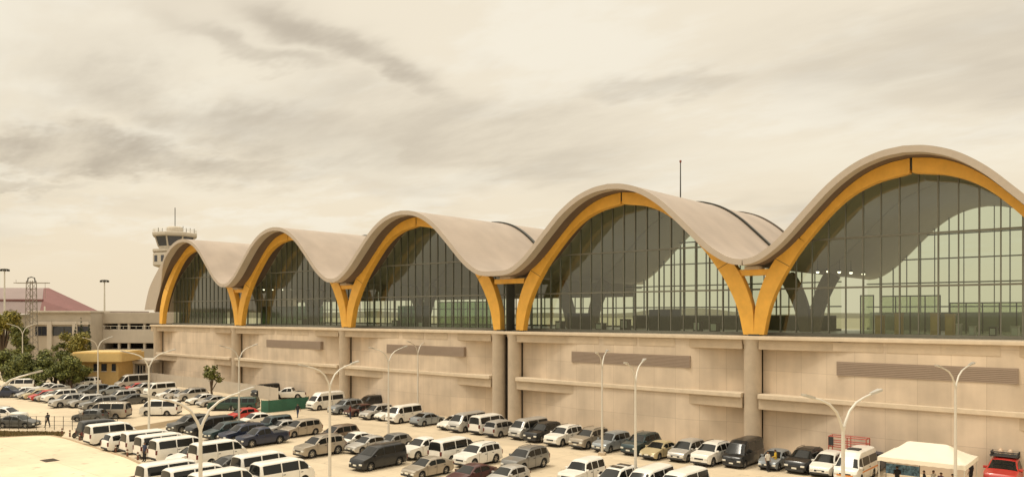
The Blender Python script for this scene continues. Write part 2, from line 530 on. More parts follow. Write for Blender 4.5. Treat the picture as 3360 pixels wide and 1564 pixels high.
# columns, painted recess shade, tie beams, gutters
cols = [-120.5, -91.6, -61.7, -31.6, -29.1, .4, 27.6]
for x in cols:
    MB().lathe([(.82, 0), (.82, 10.1), (.98, 10.66)], (x, -.25), 28).build("column", conc_col, term, 40)
    MB().box(x-1.3, x+1.3, 1.22, 1.28, 0, 10.66).build("recess_shade", recess_shade_m, term)  # dark panel stands in for the shade in the slots beside the column
    MB().box(x-.55, x+.55, -.05, .8, 11.0, 11.16, bev=.03).build("arch_bearing", steel_dk, term)
for x in (-91.6, -61.7, .4):
    MB().box(x-2.0, x+2.0, .15, .7, 16.75, 17.35, bev=.03).build("tie_beam", yellow, term)
    MB().box(x-.7, x+.7, -.6, .9, 17.3, 17.62, bev=.05).build("gutter_outlet", conc_beam, term)
MB().box(-32.7, -28.0, .15, .7, 16.75, 17.35, bev=.03).build("tie_beam", yellow, term)
MB().box(-31.2, -29.5, -.6, .9, 17.3, 17.62, bev=.05).build("gutter_outlet", conc_beam, term)
MB().box(-30.42, -30.28, -.3, 1.2, 11.0, 16.7).build("downpipe", steel_dk, term)
MB().box(-122.0, 28.6, -1.22, 39.5, 10.663, 11.0, bev=.05).build("terrace_edge", conc_cap, term)
MB().box(-119, 27, 2.9, 37, 11.003, 11.03).build("hall_floor", floor_in, term)
MB().box(-121.3, 28.0, 1.3, 38.9, 0, 10.66).build("podium_core", concrete, term)
# west end: rear piece of the end vault coming down outside the first arch
MB().box(-122.0, -121.0, -1.0, 1.25, 9.7, 10.66).build("beam", conc_beam, term)

# pale end fin beside the low west flank
fa = spline([(-131.4, 13.9), (-130.3, 16.5), (-128.8, 18.9), (-125.3, 22.1), (-122.0, 24.6)], 5)
fb = [(interp([(q, p) for p, q in ROOF_END], z)-120.5-.1, z) for _, z in fa]
fb = [(max(b_, a_+.05), z) for (a_, _), (b_, z) in zip(fa, fb)]
mbf = MB(); nf = len(fa)
vs = [(x, 2.0, z) for x, z in fa] + [(x, 2.0, z) for x, z in fb] + [(x, 2.35, z) for x, z in fa] + [(x, 2.35, z) for x, z in fb]
mbf.add(vs, [f_ for i in range(nf-1) for f_ in ((i,i+1,nf+i+1,nf+i),(2*nf+i,3*nf+i,3*nf+i+1,2*nf+i+1),(i,2*nf+i,2*nf+i+1,i+1))] + [(0,nf,3*nf,2*nf)])
mbf.build("end_fin", fascia_m, term)

# ------------------------------------------------------------------ inside the hall
timber_box = mat("kiosk_timber", (.55, .38, .14), .55, var=.12)
pale_box = mat("pale_laminate", (.52, .50, .42), .5)
part_glass = mat_glass("frosted_panel", (.78, .82, .70), .12, .3)
part_white = mat("white_partition", (.62, .64, .55), .6)
def hall(x, y, z=FZ+.03): return (x, y, z)
def at_y(px, Y):
    d = ray(px, HZ); t = (Y-CAM_Y)/d[1]
    return CAM_X + t*d[0]
def kiosk(px0, px1, top_y, Y, label, m=timber_box):
    xa, xb = at_y(px0, Y), at_y(px1, Y)
    dist = F_PX / ( ((xa-CAM_X)*-SN + (Y-CAM_Y)*CS) )
    h = max(.7, zh(top_y, dist) - FZ - .03)
    w = (xb-xa)*.62
    t = thing("timber_kiosk" if m is timber_box else "check_in_desk", label, "kiosk" if m is timber_box else "desk", ((xa+xb)/2, Y, FZ+.03), 0, "kiosks and desks inside the departure hall")
    MB().box(-w/2, w/2, -.4, .4, 0, h*.94, bev=.02).build("cabinet", m, t)
    MB().box(-w/2-.04, w/2+.04, -.44, .44, h*.94+.002, h, bev=.01).build("worktop", m, t)
    MB().box(-w*.36, w*.36, -.425, -.402, h*.25, h*.85).build("front_panel", mat("kiosk_panel", (.62,.45,.18), .5) if m is timber_box else part_white, t)
kiosk(1338, 1357, 482, 8, "narrow brown timber kiosk, leftmost behind the glass of the rightmost vault")
kiosk(1368, 1385, 479, 8, "tall brown timber kiosk second from the left behind the rightmost vault's glass")
kiosk(1422, 1442, 479, 8, "brown timber kiosk with a twin at its right, behind the rightmost vault's glass")
kiosk(1444, 1466, 480, 8, "right-hand brown timber kiosk of the pair behind the rightmost vault's glass")
kiosk(1463, 1474, 495, 7, "low pale desk right beside the paired timber kiosks", pale_box)
kiosk(1482, 1496, 499, 7, "low pale desk between the paired kiosks and the far right desk", pale_box)
kiosk(1545, 1564, 499, 7, "low pale desk at the far right edge behind the glass", pale_box)
dk_box = mat("dark_counter", (.06,.058,.05), .5, var=.2)
for i_, (a_, c_, t_, Y_, lab_) in enumerate([(850,866,491,6,"dark counter at the far left behind the fourth vault's glass"),(910,930,494,8,"dark counter second from the left behind the fourth vault's glass"),(948,968,488,11,"tall dark counter at the centre left behind the fourth vault's glass"),
    (1060,1078,491,7,"dark counter right of the grey block behind the fourth vault's glass"),(1086,1104,493,6,"dark counter at the right end behind the fourth vault's glass"),(1512,1530,500,8,"dark low counter between pale desks at the right behind the glass"),
    (600,614,490,8,"dark counter at the left behind the middle vault's glass"),(640,655,492,8,"dark counter left of the green partition behind the middle vault's glass"),(455,470,488,8,"dark counter behind the right half of the second vault's glass")]):
    kiosk(a_, c_, t_, Y_, lab_, dk_box)
def partition(px0, px1, z1, Y, label, m, z0=FZ+.03):
    xa, xb = at_y(px0, Y), at_y(px1, Y)
    t = thing("hall_partition", label, "partition", ((xa+xb)/2, Y, FZ+.03))
    w = xb-xa
    MB().box(-w/2, w/2, -.05, .05, 0, z1-z0).build("panel", m, t)
    fr = MB()
    for x in [-w/2 + w*k/max(1, round(w/1.5)) for k in range(int(max(1, round(w/1.5)))+1)]:
        fr.box(x-.05, x+.05, -.10, -.055, 0, z1-z0)
    fr.box(-w/2, w/2, -.115, -.102, z1-z0-.12, z1-z0)
    fr.build("frame", steel_dk, t)
partition(1318, 1338, 15.0, 12, "narrow pale glazed partition left of the first timber kiosk, rightmost vault", part_glass)
partition(1350, 1440, 15.0, 16.5, "long pale partition behind the timber kiosks, rightmost vault", part_glass)
partition(1455, 1640, 14.3, 22, "wide greenish white partition at the back right of the rightmost vault", part_glass)
partition(672, 752, 14.8, 6.5, "green tinted partition behind the right half of the middle vault's glass", mat_glass("green_glass_panel", (.50, .60, .46), .06, .2))
partition(610, 660, 14.4, 14, "dim green partition behind the left half of the middle vault's glass", MATS.get("green_glass_dim") or mat_glass("green_glass_dim", (.24, .36, .25), .05, .2))
partition(995, 1042, 13.6, 6.5, "dark grey partition block behind the centre of the fourth vault", mat("dark_panel", (.05, .05, .045), .6))
partition(870, 905, 13.2, 9, "dark grey partition block at the left behind the fourth vault's glass", mat("dark_panel", (.05, .05, .045), .6))
partition(400, 495, 14.5, 12, "dim partition wall inside the second vault from the left", MATS.get("green_glass_dim") or mat_glass("green_glass_dim", (.24, .36, .25), .05, .2))
partition(275, 345, 14.5, 12, "dim green partition inside the leftmost vault", MATS.get("green_glass_dim") or mat_glass("green_glass_dim", (.24, .36, .25), .05, .2))
# lit lamps seen hanging in the halls
lampm = bpy.data.materials.new("lit_lamp"); lampm.use_nodes = True
_b = lampm.node_tree.nodes["Principled BSDF"]
_b.inputs["Emission Color"].default_value = (1, .86, .62, 1); _b.inputs["Emission Strength"].default_value = 4.0
_bm = MB().lathe([(.02,-.16),(.13,-.12),(.17,0),(.13,.12),(.02,.16)], n=12).mesh("bulb", lampm, 60)
_sh = MB().lathe([(.2,.02),(.16,.2),(.04,.26),(.02,1.2)], n=12).mesh("shade", steel_dk, 60)
for px, py, Y, lab in [(1252,416,10,"leftmost"),(1268,415,10,"second from the left"),(1285,416,10,"middle"),(1303,417,10,"fourth from the left"),(1322,419,10,"rightmost")]:
    x = at_y(px, Y); s = F_PX/((x-CAM_X)*-SN+(Y-CAM_Y)*CS)
    t = thing("hanging_lamp", lab+" small lit lamp of five under the rightmost vault", "lamp", (x, Y, zh(py, s)), 0, "lit lamps in the halls")
    share("bulb", _bm, t); share("shade", _sh, t)
for px, py, Y, lab in [(404,443,8,"leftmost"),(417,443,8,"second from the left"),(432,443,8,"third from the left"),(447,443,8,"rightmost")]:
    x = at_y(px, Y); s = F_PX/((x-CAM_X)*-SN+(Y-CAM_Y)*CS)
    t = thing("hanging_lamp", lab+" small lit lamp of four inside the second vault from the left", "lamp", (x, Y, zh(py, s)), 0, "lit lamps in the halls")
    share("bulb", _bm, t); share("shade", _sh, t)

# ------------------------------------------------------------------ ground
def sheet(name, poly, z, m):
    mb = MB(); mb.add([(x, y, z) for x, y in poly], [tuple(range(len(poly)))])
    return struct(name, mb, m)
def lot_material(name, col, slab, tyre=.10):
    m, nt, b = nodes(name); L = nt.links.new
    tc = nt.nodes.new("ShaderNodeTexCoord")
    def noise(sc, det, mp=None):
        n = nt.nodes.new("ShaderNodeTexNoise"); n.inputs["Scale"].default_value = sc; n.inputs["Detail"].default_value = det
        n.inputs["Roughness"].default_value = .6
        if mp:
            q = nt.nodes.new("ShaderNodeMapping"); q.inputs["Scale"].default_value = mp; L(tc.outputs["Object"], q.inputs[0]); L(q.outputs[0], n.inputs["Vector"])
        else: L(tc.outputs["Object"], n.inputs["Vector"])
        return n.outputs["Fac"]
    def rng(src, lo, hi, a=.3, c=.7):
        r = nt.nodes.new("ShaderNodeMapRange"); r.inputs["From Min"].default_value = a; r.inputs["From Max"].default_value = c
        r.inputs["To Min"].default_value = lo; r.inputs["To Max"].default_value = hi; L(src, r.inputs["Value"]); return r.outputs[0]
    def mul(p, q):
        k = nt.nodes.new("ShaderNodeMath"); k.operation = 'MULTIPLY'; L(p, k.inputs[0]); L(q, k.inputs[1]); return k.outputs[0]
    f = mul(rng(noise(.07, 5), .80, 1.08), rng(noise(.6, 8), .93, 1.06))
    f = mul(f, rng(noise(1.0, 4, (.03, .5, 1)), 1-tyre, 1.04))
    f = mul(f, rng(noise(.9, 3), .66, 1.0, .29, .37))          # oil spots
    br = nt.nodes.new("ShaderNodeTexBrick"); br.offset = 0
    br.inputs["Scale"].default_value = 1; br.inputs["Brick Width"].default_value = slab; br.inputs["Row Height"].default_value = slab
    br.inputs["Mortar Size"].default_value = .02; br.inputs["Color1"].default_value = (.96,)*3+(1,); br.inputs["Color2"].default_value = (1.03,)*3+(1,); br.inputs["Mortar"].default_value = (.66,.64,.62,1)
    L(tc.outputs["Object"], br.inputs["Vector"])
    v = nt.nodes.new("ShaderNodeVectorMath"); v.operation = 'SCALE'; v.inputs[0].default_value = col; L(f, v.inputs["Scale"])
    w = nt.nodes.new("ShaderNodeVectorMath"); w.operation = 'MULTIPLY'; L(v.outputs[0], w.inputs[0]); L(br.outputs["Color"], w.inputs[1])
    L(w.outputs[0], b.inputs["Base Color"]); b.inputs["Roughness"].default_value = .88
    return m
g = MB(); N = 48
g.add([(0,0,-.02)] + [(4500*math.cos(2*math.pi*k/N), 4500*math.sin(2*math.pi*k/N), -.02) for k in range(N)], [(0, 1+k, 1+(k+1)%N) for k in range(N)])
struct("ground", g, mat("dry_ground", (.30, .26, .17), .95, var=.2, scale=.02))
sheet("apron", [(-170, 39.6), (140, 39.6), (140, 400), (-170, 400)], -.012, mat("apron_concrete", (.36,.32,.25), .9, var=.1, scale=.05))
sheet("parking_lot", [(-175, -75), (75, -75), (75, 1.2), (-175, 1.2)], -.006, lot_material("parking_concrete", (.66, .545, .385), 6.0))
# brighter empty forecourt at the lower left, behind its kerb
fore = [(-64.5, -75), (-20, -75), (-34.0, -41.2), (-41.5, -40.2), (-57.5, -39.6), (-60.6, -39.9), (-61.8, -41.0), (-64.5, -46)]
sheet("forecourt", fore, .10, lot_material("forecourt_concrete", (.74, .62, .435), 9.0, .05))
kerb_m = mat("kerb_concrete", (.42, .31, .19), .9, var=.2, scale=1.2)
kb = MB()
for a, c in zip(fore[2:], fore[3:]):
    d = (Vector(c)-Vector(a)).normalized(); n_ = Vector((d.y, -d.x))*.3
    if n_.y < 0: n_ = -n_
    kb.prism([a, c, (c[0]+n_.x, c[1]+n_.y), (a[0]+n_.x, a[1]+n_.y)], -.01, .13)
struct("kerb", kb, kerb_m)
grass = MB(); rg = random.Random(3)
def strip_pt():
    u = rg.random(); v = rg.random()
    a = gp(lerp(-60, 100, u), 659 + 2*(u)); c = gp(lerp(-60, 95, u), 668)
    return a.lerp(c, v)
for k in range(5200):
    p = strip_pt(); a = rg.uniform(0, 6.28); h = rg.uniform(.04, .2); w = rg.uniform(.03, .09)
    dx, dy = w*math.cos(a), w*math.sin(a)
    grass.add([(p.x-dx, p.y-dy, 0), (p.x+dx, p.y+dy, 0), (p.x+dy*.6, p.y-dx*.6, h)], [(0,1,2)])
struct("grass", grass, mat_leaf("dry_grass", (.10,.09,.03), (.30,.20,.08)), kind="stuff")
verge = [tuple(gp(x, y).xy) for x, y in [(-70, 657.5), (98, 661.5), (92, 670), (-70, 669)]]
sheet("verge", verge, .004, mat("verge_soil", (.26,.185,.10), .95, var=.25, scale=.8))

sheet("median", [tuple(gp(x, y).xy) for x, y in [(186, 656), (292, 637.5), (302, 642.5), (205, 664)]], .003, mat("verge_soil", (.26,.185,.10)))
dc = thing("drain_cover", "small dark drain cover lying alone on the bright empty forecourt", "drain cover", (*gp(76, 706).xy, .1))
MB().box(-.75, .75, -.55, .55, 0, .03, bev=.01).build("frame", mat("iron", (.10,.075,.05), .7), dc)
gr_ = MB()
for k in range(9): gr_.box(-.62+k*.15, -.55+k*.15, -.45, .45, .032, .05)
gr_.build("grating", mat("iron", (.10,.075,.05), .7), dc)

# ------------------------------------------------------------------ cars
tyre_m = mat("tyre_rubber", (.02, .02, .02), .85)
rim_m = mat("alloy_rim", (.42, .40, .36), .35, metal=.7)
carglass = mat("car_glass", (.014, .015, .014), .12, var=.05, spec=.4)
trim_m = mat("black_trim", (.03, .03, .03), .6)
lamp_m = mat("headlamp_lens", (.72, .70, .62), .12, spec=.8)
tail_m = mat("tail_lamp", (.13, .018, .014), .2)
plate_m = mat("number_plate", (.75, .72, .62), .5)
PAINT = {}
for n, c, me_ in [("white", (.80,.77,.70), 0), ("silver", (.50,.48,.44), .35), ("grey", (.24,.235,.22), .35), ("darkgrey", (.095,.095,.09), .3),
               ("black", (.012,.013,.014), 0), ("navy", (.02,.027,.055), .1), ("teal", (.035,.06,.065), .2), ("green", (.02,.055,.04), 0),
               ("red", (.50,.04,.03), 0), ("maroon", (.085,.03,.028), .1), ("beige", (.52,.43,.25), .2), ("brown", (.20,.15,.11), .3), ("bluegrey", (.30,.33,.35), .35), ("lightbrown", (.38,.33,.26), .3)]:
    PAINT[n] = mat("paint_"+n, c, .32, metal=me_, var=.08, scale=1.2, coat=.3)

CARS = {
 "sedan": dict(L=4.5, W=1.74, top=[(0,.5),(.05,.66),(.25,.76),(1.15,.93),(1.95,1.41),(2.6,1.47),(3.2,1.42),(3.95,1.07),(4.38,1.03),(4.47,.9),(4.5,.5)],
   belt=[(0,.45),(.25,.68),(1.15,.87),(3.95,.97),(4.4,.94),(4.5,.45)], ws=(1.15,1.95), rw=(3.2,3.95), segs=[(1.5,2.42),(2.5,3.45)], wh=(.9,3.55), r=.32, cl=.2),
 "hatch": dict(L=3.85, W=1.69, top=[(0,.5),(.05,.68),(.2,.78),(.95,.97),(1.7,1.44),(2.3,1.51),(3.1,1.47),(3.4,1.38),(3.72,1.0),(3.82,.85),(3.85,.5)],
   belt=[(0,.45),(.2,.7),(.95,.9),(3.5,1.0),(3.75,.95),(3.85,.45)], ws=(.95,1.7), rw=(3.4,3.72), segs=[(1.25,2.15),(2.23,3.1)], wh=(.78,3.2), r=.31, cl=.2),
 "mpv": dict(L=4.55, W=1.79, top=[(0,.52),(.05,.74),(.2,.88),(.98,1.05),(1.85,1.65),(2.4,1.74),(3.8,1.71),(4.18,1.62),(4.44,1.1),(4.52,.95),(4.55,.52)],
   belt=[(0,.48),(.2,.8),(.98,.97),(4.2,1.06),(4.48,1.0),(4.55,.48)], ws=(.98,1.85), rw=(4.18,4.44), segs=[(1.35,2.35),(2.43,3.3),(3.38,4.08)], wh=(.85,3.55), r=.33, cl=.21),
 "suv": dict(L=4.78, W=1.87, top=[(0,.6),(.05,.88),(.2,1.04),(1.2,1.17),(1.95,1.72),(2.5,1.82),(3.8,1.81),(4.35,1.73),(4.63,1.2),(4.74,1.0),(4.78,.6)],
   belt=[(0,.55),(.2,.96),(1.2,1.09),(4.3,1.16),(4.68,1.1),(4.78,.55)], ws=(1.2,1.95), rw=(4.35,4.63), segs=[(1.55,2.5),(2.58,3.45),(3.53,4.25)], wh=(.95,3.78), r=.39, cl=.27, rails=1),
 "boxy": dict(L=4.4, W=1.83, top=[(0,.7),(.04,.95),(.14,1.06),(1.35,1.13),(1.75,1.72),(2.1,1.84),(4.2,1.82),(4.33,1.62),(4.38,1.1),(4.4,.6)],
   belt=[(0,.6),(.14,1.0),(1.35,1.07),(4.36,1.12),(4.4,.55)], ws=(1.35,1.75), rw=(4.33,4.38), segs=[(1.58,2.35),(2.45,3.2),(3.3,4.15)], wh=(.8,3.5), r=.38, cl=.28),
 "van": dict(L=4.85, W=1.88, top=[(0,.5),(.04,.88),(.16,1.06),(.34,1.2),(.98,1.9),(1.5,2.04),(4.4,2.04),(4.72,1.94),(4.82,1.15),(4.85,.5)],
   belt=[(0,.46),(.16,.98),(.34,1.12),(4.8,1.17),(4.85,.46)], ws=(.34,.98), rw=(4.72,4.82), segs=[(.68,1.4),(1.52,2.95),(3.05,4.55)], wh=(1.02,3.6), r=.33, cl=.2),
 "highvan": dict(L=5.4, W=1.92, top=[(0,.5),(.04,.9),(.16,1.08),(.36,1.22),(.95,1.9),(1.35,2.28),(1.7,2.36),(4.9,2.36),(5.24,2.24),(5.37,1.2),(5.4,.5)],
   belt=[(0,.46),(.16,1.0),(.36,1.14),(5.35,1.2),(5.4,.46)], ws=(.36,.95), rw=(5.24,5.37), segs=[(.68,1.4),(1.55,3.1),(3.2,4.95)], wh=(1.02,4.1), r=.34, cl=.2, wtop=1.9),
 "minivan": dict(L=5.12, W=1.92, top=[(0,.55),(.06,.82),(.25,.98),(.95,1.2),(1.9,1.82),(2.5,1.92),(4.5,1.91),(4.88,1.8),(5.05,1.12),(5.12,.55)],
   belt=[(0,.5),(.25,.9),(.95,1.08),(4.95,1.16),(5.12,.5)], ws=(.95,1.9), rw=(4.88,5.05), segs=[(1.4,2.4),(2.5,3.6),(3.7,4.75)], wh=(.95,4.1), r=.35, cl=.21),
 "pickup": dict(L=5.25, W=1.84, top=[(0,.6),(.05,.88),(.2,1.04),(1.2,1.16),(1.92,1.7),(2.4,1.79),(3.0,1.77),(3.35,1.2),(3.38,1.13),(5.15,1.13),(5.22,1.05),(5.25,.6)],
   belt=[(0,.55),(.2,.96),(1.2,1.07),(3.35,1.12),(5.15,1.08),(5.25,.55)], ws=(1.2,1.92), rw=(3.02,3.33), segs=[(1.55,2.35),(2.43,3.05)], wh=(.95,4.05), r=.39, cl=.28, bed=(3.5,5.08)),
 "bigvan": dict(L=5.7, W=2.05, top=[(0,.6),(.05,.98),(.2,1.12),(.65,1.3),(1.35,2.2),(1.9,2.45),(5.3,2.45),(5.55,2.35),(5.68,1.3),(5.7,.55)],
   belt=[(0,.5),(.2,1.02),(.65,1.2),(5.6,1.27),(5.7,.5)], ws=(.65,1.35), rw=(5.55,5.68), segs=[(1.05,1.75),(1.9,3.5),(3.6,5.2)], wh=(.95,4.5), r=.37, cl=.24),
}
def car_meshes(kind):
    p = CARS[kind]; L, W = p["L"], p["W"]; top, belt = p["top"], p["belt"]; r = p["r"]; ra = r+.07
    H = max(z for _, z in top)
    xs = {0, L}
    for q, _ in top+belt: xs.add(q)
    for c in p["wh"]:
        for k in range(9):
            xs.add(c - ra*math.cos(math.pi*k/8))
    for a, c in p["segs"]: xs.update((a, c))
    xs = sorted(q for q in xs if 0 <= q <= L)
    k = 0.0
    while k < L: xs.append(k); k += .25
    xs = sorted(xs); ys = [xs[0]]
    for q in xs[1:]:
        if q-ys[-1] > .022 or q in [c for c, _ in top]:
            ys.append(q)
    xs = ys
    def ring(x):
        zt, zb = interp(top, x), interp(belt, x)
        zb = min(zb, zt-.03)
        e = min(x, L-x)
        w = W/2*(1-.16*max(0, 1-e/.55)**2.2)
        zs = p["cl"]
        if e < .25: zs += (.25-e)*.5
        for c in p["wh"]:
            if abs(x-c) < ra: zs = max(zs, r + math.sqrt(ra*ra-(x-c)**2))
        zm = max(.52 if zt > .7 else zs+.05, zs+.02); zm = min(zm, zb-.02)
        g_ = max(0, zt-zb)
        tumble = .27 if H > 1.9 else .33
        wr = w - min(.22, g_*tumble) - .02
        rise = min(.10, g_*.3)
        return [(w*.95, min(zs, zm-.01)), (w, zm), (w*.995, lerp(zm, zb, .7)), (w*.975, zb), (wr+.035, zt-rise), (wr-.06, zt-rise*.22), (wr*.5, zt+.012), (0, zt+.02)]
    lx = lambda x: L/2-x
    mb = MB(); n = 15
    for x in xs:
        rg_ = ring(x); full = [(lx(x), y, z) for y, z in rg_] + [(lx(x), -y, z) for y, z in rg_[-2::-1]]
        mb.v += full
    for i in range(len(xs)-1):
        for j in range(n-1):
            mb.f.append((i*n+j, i*n+j+1, (i+1)*n+j+1, (i+1)*n+j)); mb.m.append(0)
    mb.f.append(tuple(range(n))); mb.m.append(0)
    o = (len(xs)-1)*n; mb.f.append(tuple(range(o+n-1, o-1, -1))); mb.m.append(0)
    M = {}
    M["body"] = mb.mesh("body", PAINT["white"], 38)
    ch = MB().box(lx(L-.25), lx(.25), -W/2+.26, W/2-.26, .17, .62)
    for c in p["wh"]: ch.box(lx(c)-ra, lx(c)+ra, -W/2+.22, W/2-.22, .17, r+ra)
    M["underbody"] = ch.mesh("underbody", trim_m)
    # side glass
    def side(a, c, sgn):
        m_ = MB(); qs = sorted(set([a, c] + [x for x in xs if a < x < c])); vs = []
        for x in qs:
            rr = ring(x); (y3, z3), (y4, z4) = rr[3], rr[4]
            wt = p.get("wtop")
            hi = .93
            if wt and z4 > wt: hi = max(.3, (wt-z3)/(z4-z3))
            for v in (.10, hi):
                vs.append((lx(x), sgn*(lerp(y3, y4, v)+.010), lerp(z3, z4, v)))
        m_.add(vs, [(2*i, 2*i+2, 2*i+3, 2*i+1) for i in range(len(qs)-1)])
        return m_.mesh("side_window", carglass)
    M["side_windows"] = [side(a, c, sg) for a, c in p["segs"] for sg in (1, -1)]
    def cross(x0, x1, sg, name):
        m_ = MB(); qs = [lerp(x0, x1, t) for t in (.06, .35, .65, .94)]; vs = []
        z0_, z1_ = interp(top, x0), interp(top, x1)
        dx, dz = lx(x1)-lx(x0), z1_-z0_; l = math.hypot(dx, dz); nx, nz = -dz/l, dx/l
        if nz < 0: nx, nz = -nx, -nz
        if abs(nz) < .3: nx = sg*abs(nx)
        for x in qs:
            rr = ring(x); pts = [(rr[4][0]*.985, rr[4][1]), rr[5], rr[6], rr[7]]
            row = [(y, z) for y, z in pts] + [(-y, z) for y, z in pts[-2::-1]]
            vs += [(lx(x)+nx*.014, y*.965, z+nz*.014) for y, z in row]
        m_.add(vs, [(i*7+j, i*7+j+1, (i+1)*7+j+1, (i+1)*7+j) for i in range(3) for j in range(6)])
        return m_.mesh(name, carglass, 40)
    M["windscreen"] = cross(*p["ws"], 1, "windscreen"); M["rear_window"] = cross(*p["rw"], -1, "rear_window")
    # wheels
    t_ = MB(); nseg = 20; prof = [(r*.62, -.10), (r*.93, -.10), (r, -.07), (r, .07), (r*.93, .10), (r*.62, .10)]; vs = []
    for rr, y in prof: vs += [(rr*math.cos(2*math.pi*k/nseg), y, rr*math.sin(2*math.pi*k/nseg)) for k in range(nseg)]
    t_.add(vs, [(i*nseg+k, i*nseg+(k+1)%nseg, ((i+1) % 6)*nseg+(k+1)%nseg, ((i+1) % 6)*nseg+k) for i in range(6) for k in range(nseg)])
    M["tyre"] = t_.mesh("wheel", tyre_m, 50)
    q = MB()
    for sg in (1, -1):
        vs = [(0, sg*.085, 0)] + [(r*.64*math.cos(2*math.pi*k/20), sg*.07, r*.64*math.sin(2*math.pi*k/20)) for k in range(20)]
        q.add(vs, [(0, 1+k, 1+(k+1)%20) for k in range(20)])
        for k in range(5):
            a = 2*math.pi*(k+.5)/5
            x_, z_ = r*.42*math.cos(a), r*.42*math.sin(a); t2 = .05
            q.add([(x_-t2, sg*.084, z_-t2), (x_+t2, sg*.084, z_-t2), (x_+t2, sg*.084, z_+t2), (x_-t2, sg*.084, z_+t2)], [(0,1,2,3)], 1)
    M["rim"] = q.mesh("rim", [rim_m, trim_m])
    M["wheel_pos"] = [(lx(c), sg*(W/2-.125), r) for c in p["wh"] for sg in (1, -1)]
    # lamps follow the nose
    def surf_y(x): return ring(x)[2][0]
    zf = interp(belt, .12)
    M["headlights"] = []
    for sg in (1, -1):
        m_ = MB(); w_ = surf_y(.06)
        m_.box(lx(.34), lx(-.012), min(sg*w_*.62, sg*(w_*1.005)), max(sg*w_*.62, sg*(w_*1.005)), zf-.17, zf-.015, bev=.03)
        M["headlights"].append(m_.mesh("headlight", lamp_m, 40))
    zr = interp(belt, L-.1)
    M["tail_lights"] = []
    for sg in (1, -1):
        m_ = MB(); w_ = surf_y(L-.08); hgt = .42 if H > 1.6 else .2
        m_.box(lx(L+.012), lx(L-.22), min(sg*w_*.80, sg*(w_*1.01)), max(sg*w_*.80, sg*(w_*1.01)), zr-hgt+.02, zr-.02, bev=.03)
        M["tail_lights"].append(m_.mesh("tail_light", tail_m, 40))
    w_ = surf_y(.05)
    M["grille"] = MB().box(lx(.1), lx(-.014), -w_*.52, w_*.52, zf-.19, zf-.05, bev=.02).mesh("grille", trim_m)
    M["bumpers"] = [MB().box(lx(.2), lx(-.03), -w_*.95, w_*.95, .26, .42, bev=.04).mesh("front_bumper", trim_m, 40), MB().box(lx(L+.03), lx(L-.2), -w_*.95, w_*.95, .30, .48, bev=.04).mesh("rear_bumper", trim_m, 40)]
    M["plate"] = MB().box(lx(.0), lx(-.045), -.2, .2, .45, .58).mesh("number_plate", plate_m)
    mx = p["ws"][0] + .45*(p["ws"][1]-p["ws"][0]); zm_ = interp(belt, mx)+.12
    M["mirrors"] = [MB().box(lx(mx)-.08, lx(mx)+.07, min(sg*(W/2-.06), sg*(W/2+.17)), max(sg*(W/2-.06), sg*(W/2+.17)), zm_-.08, zm_+.09, bev=.03).mesh("door_mirror", PAINT["white"], 40) for sg in (1, -1)]
    # door handles and seams
    M["handles"] = []
    for a, c in p["segs"][:2]:
        for sg in (1, -1):
            x = c-.12; y = ring(x)[2][0]; z = interp(belt, x)-.12
            M["handles"].append(MB().box(lx(x)-.09, lx(x)+.09, min(sg*(y-.02), sg*(y+.03)), max(sg*(y-.02), sg*(y+.03)), z-.02, z+.02).mesh("door_handle", trim_m))
    sm = MB()
    for a, c in [p["segs"][0], p["segs"][1]]:
        for x in (a-.02, c+.04):
            if any(abs(x-w0) < ra+.02 for w0 in p["wh"]): continue
            rr = ring(x)
            for sg in (1, -1):
                for (ya, za), (yb, zb_) in zip(rr[0:3], rr[1:4]):
                    sm.add([(lx(x)-.012, sg*(ya+.004), za), (lx(x)+.012, sg*(ya+.004), za), (lx(x)+.012, sg*(yb+.004), zb_), (lx(x)-.012, sg*(yb+.004), zb_)], [(0,1,2,3)])
    M["seams"] = sm.mesh("door_seams", trim_m) if sm.v else None
    if p.get("rails"):
        M["rails"] = []
        for sg in (1, -1):
            a, c = 2.2, 4.0; pts = []
            for t in (0, .08, .5, .92, 1):
                x = lerp(a, c, t); rr = ring(x); pts.append((lx(x), sg*(rr[4][0]-.07), rr[5][1] + (.0 if t in (0, 1) else .06)))
            M["rails"].append(MB().tube(pts, .02, 6).mesh("roof_rail", trim_m, 50))
    if p.get("bed"):
        a, c = p["bed"]; zt = 1.13
        M["bed"] = MB().box(lx(c), lx(a), -W/2+.2, W/2-.2, .9, zt+.035, bev=.02).mesh("bed_liner", trim_m)
    return M
CM = {}
HEAD = {"o": -math.pi/2, "i": math.pi/2, "r": YAW, "l": YAW+math.pi}
dark_body = {"black", "darkgrey", "navy", "teal", "green", "maroon", "red", "brown"}
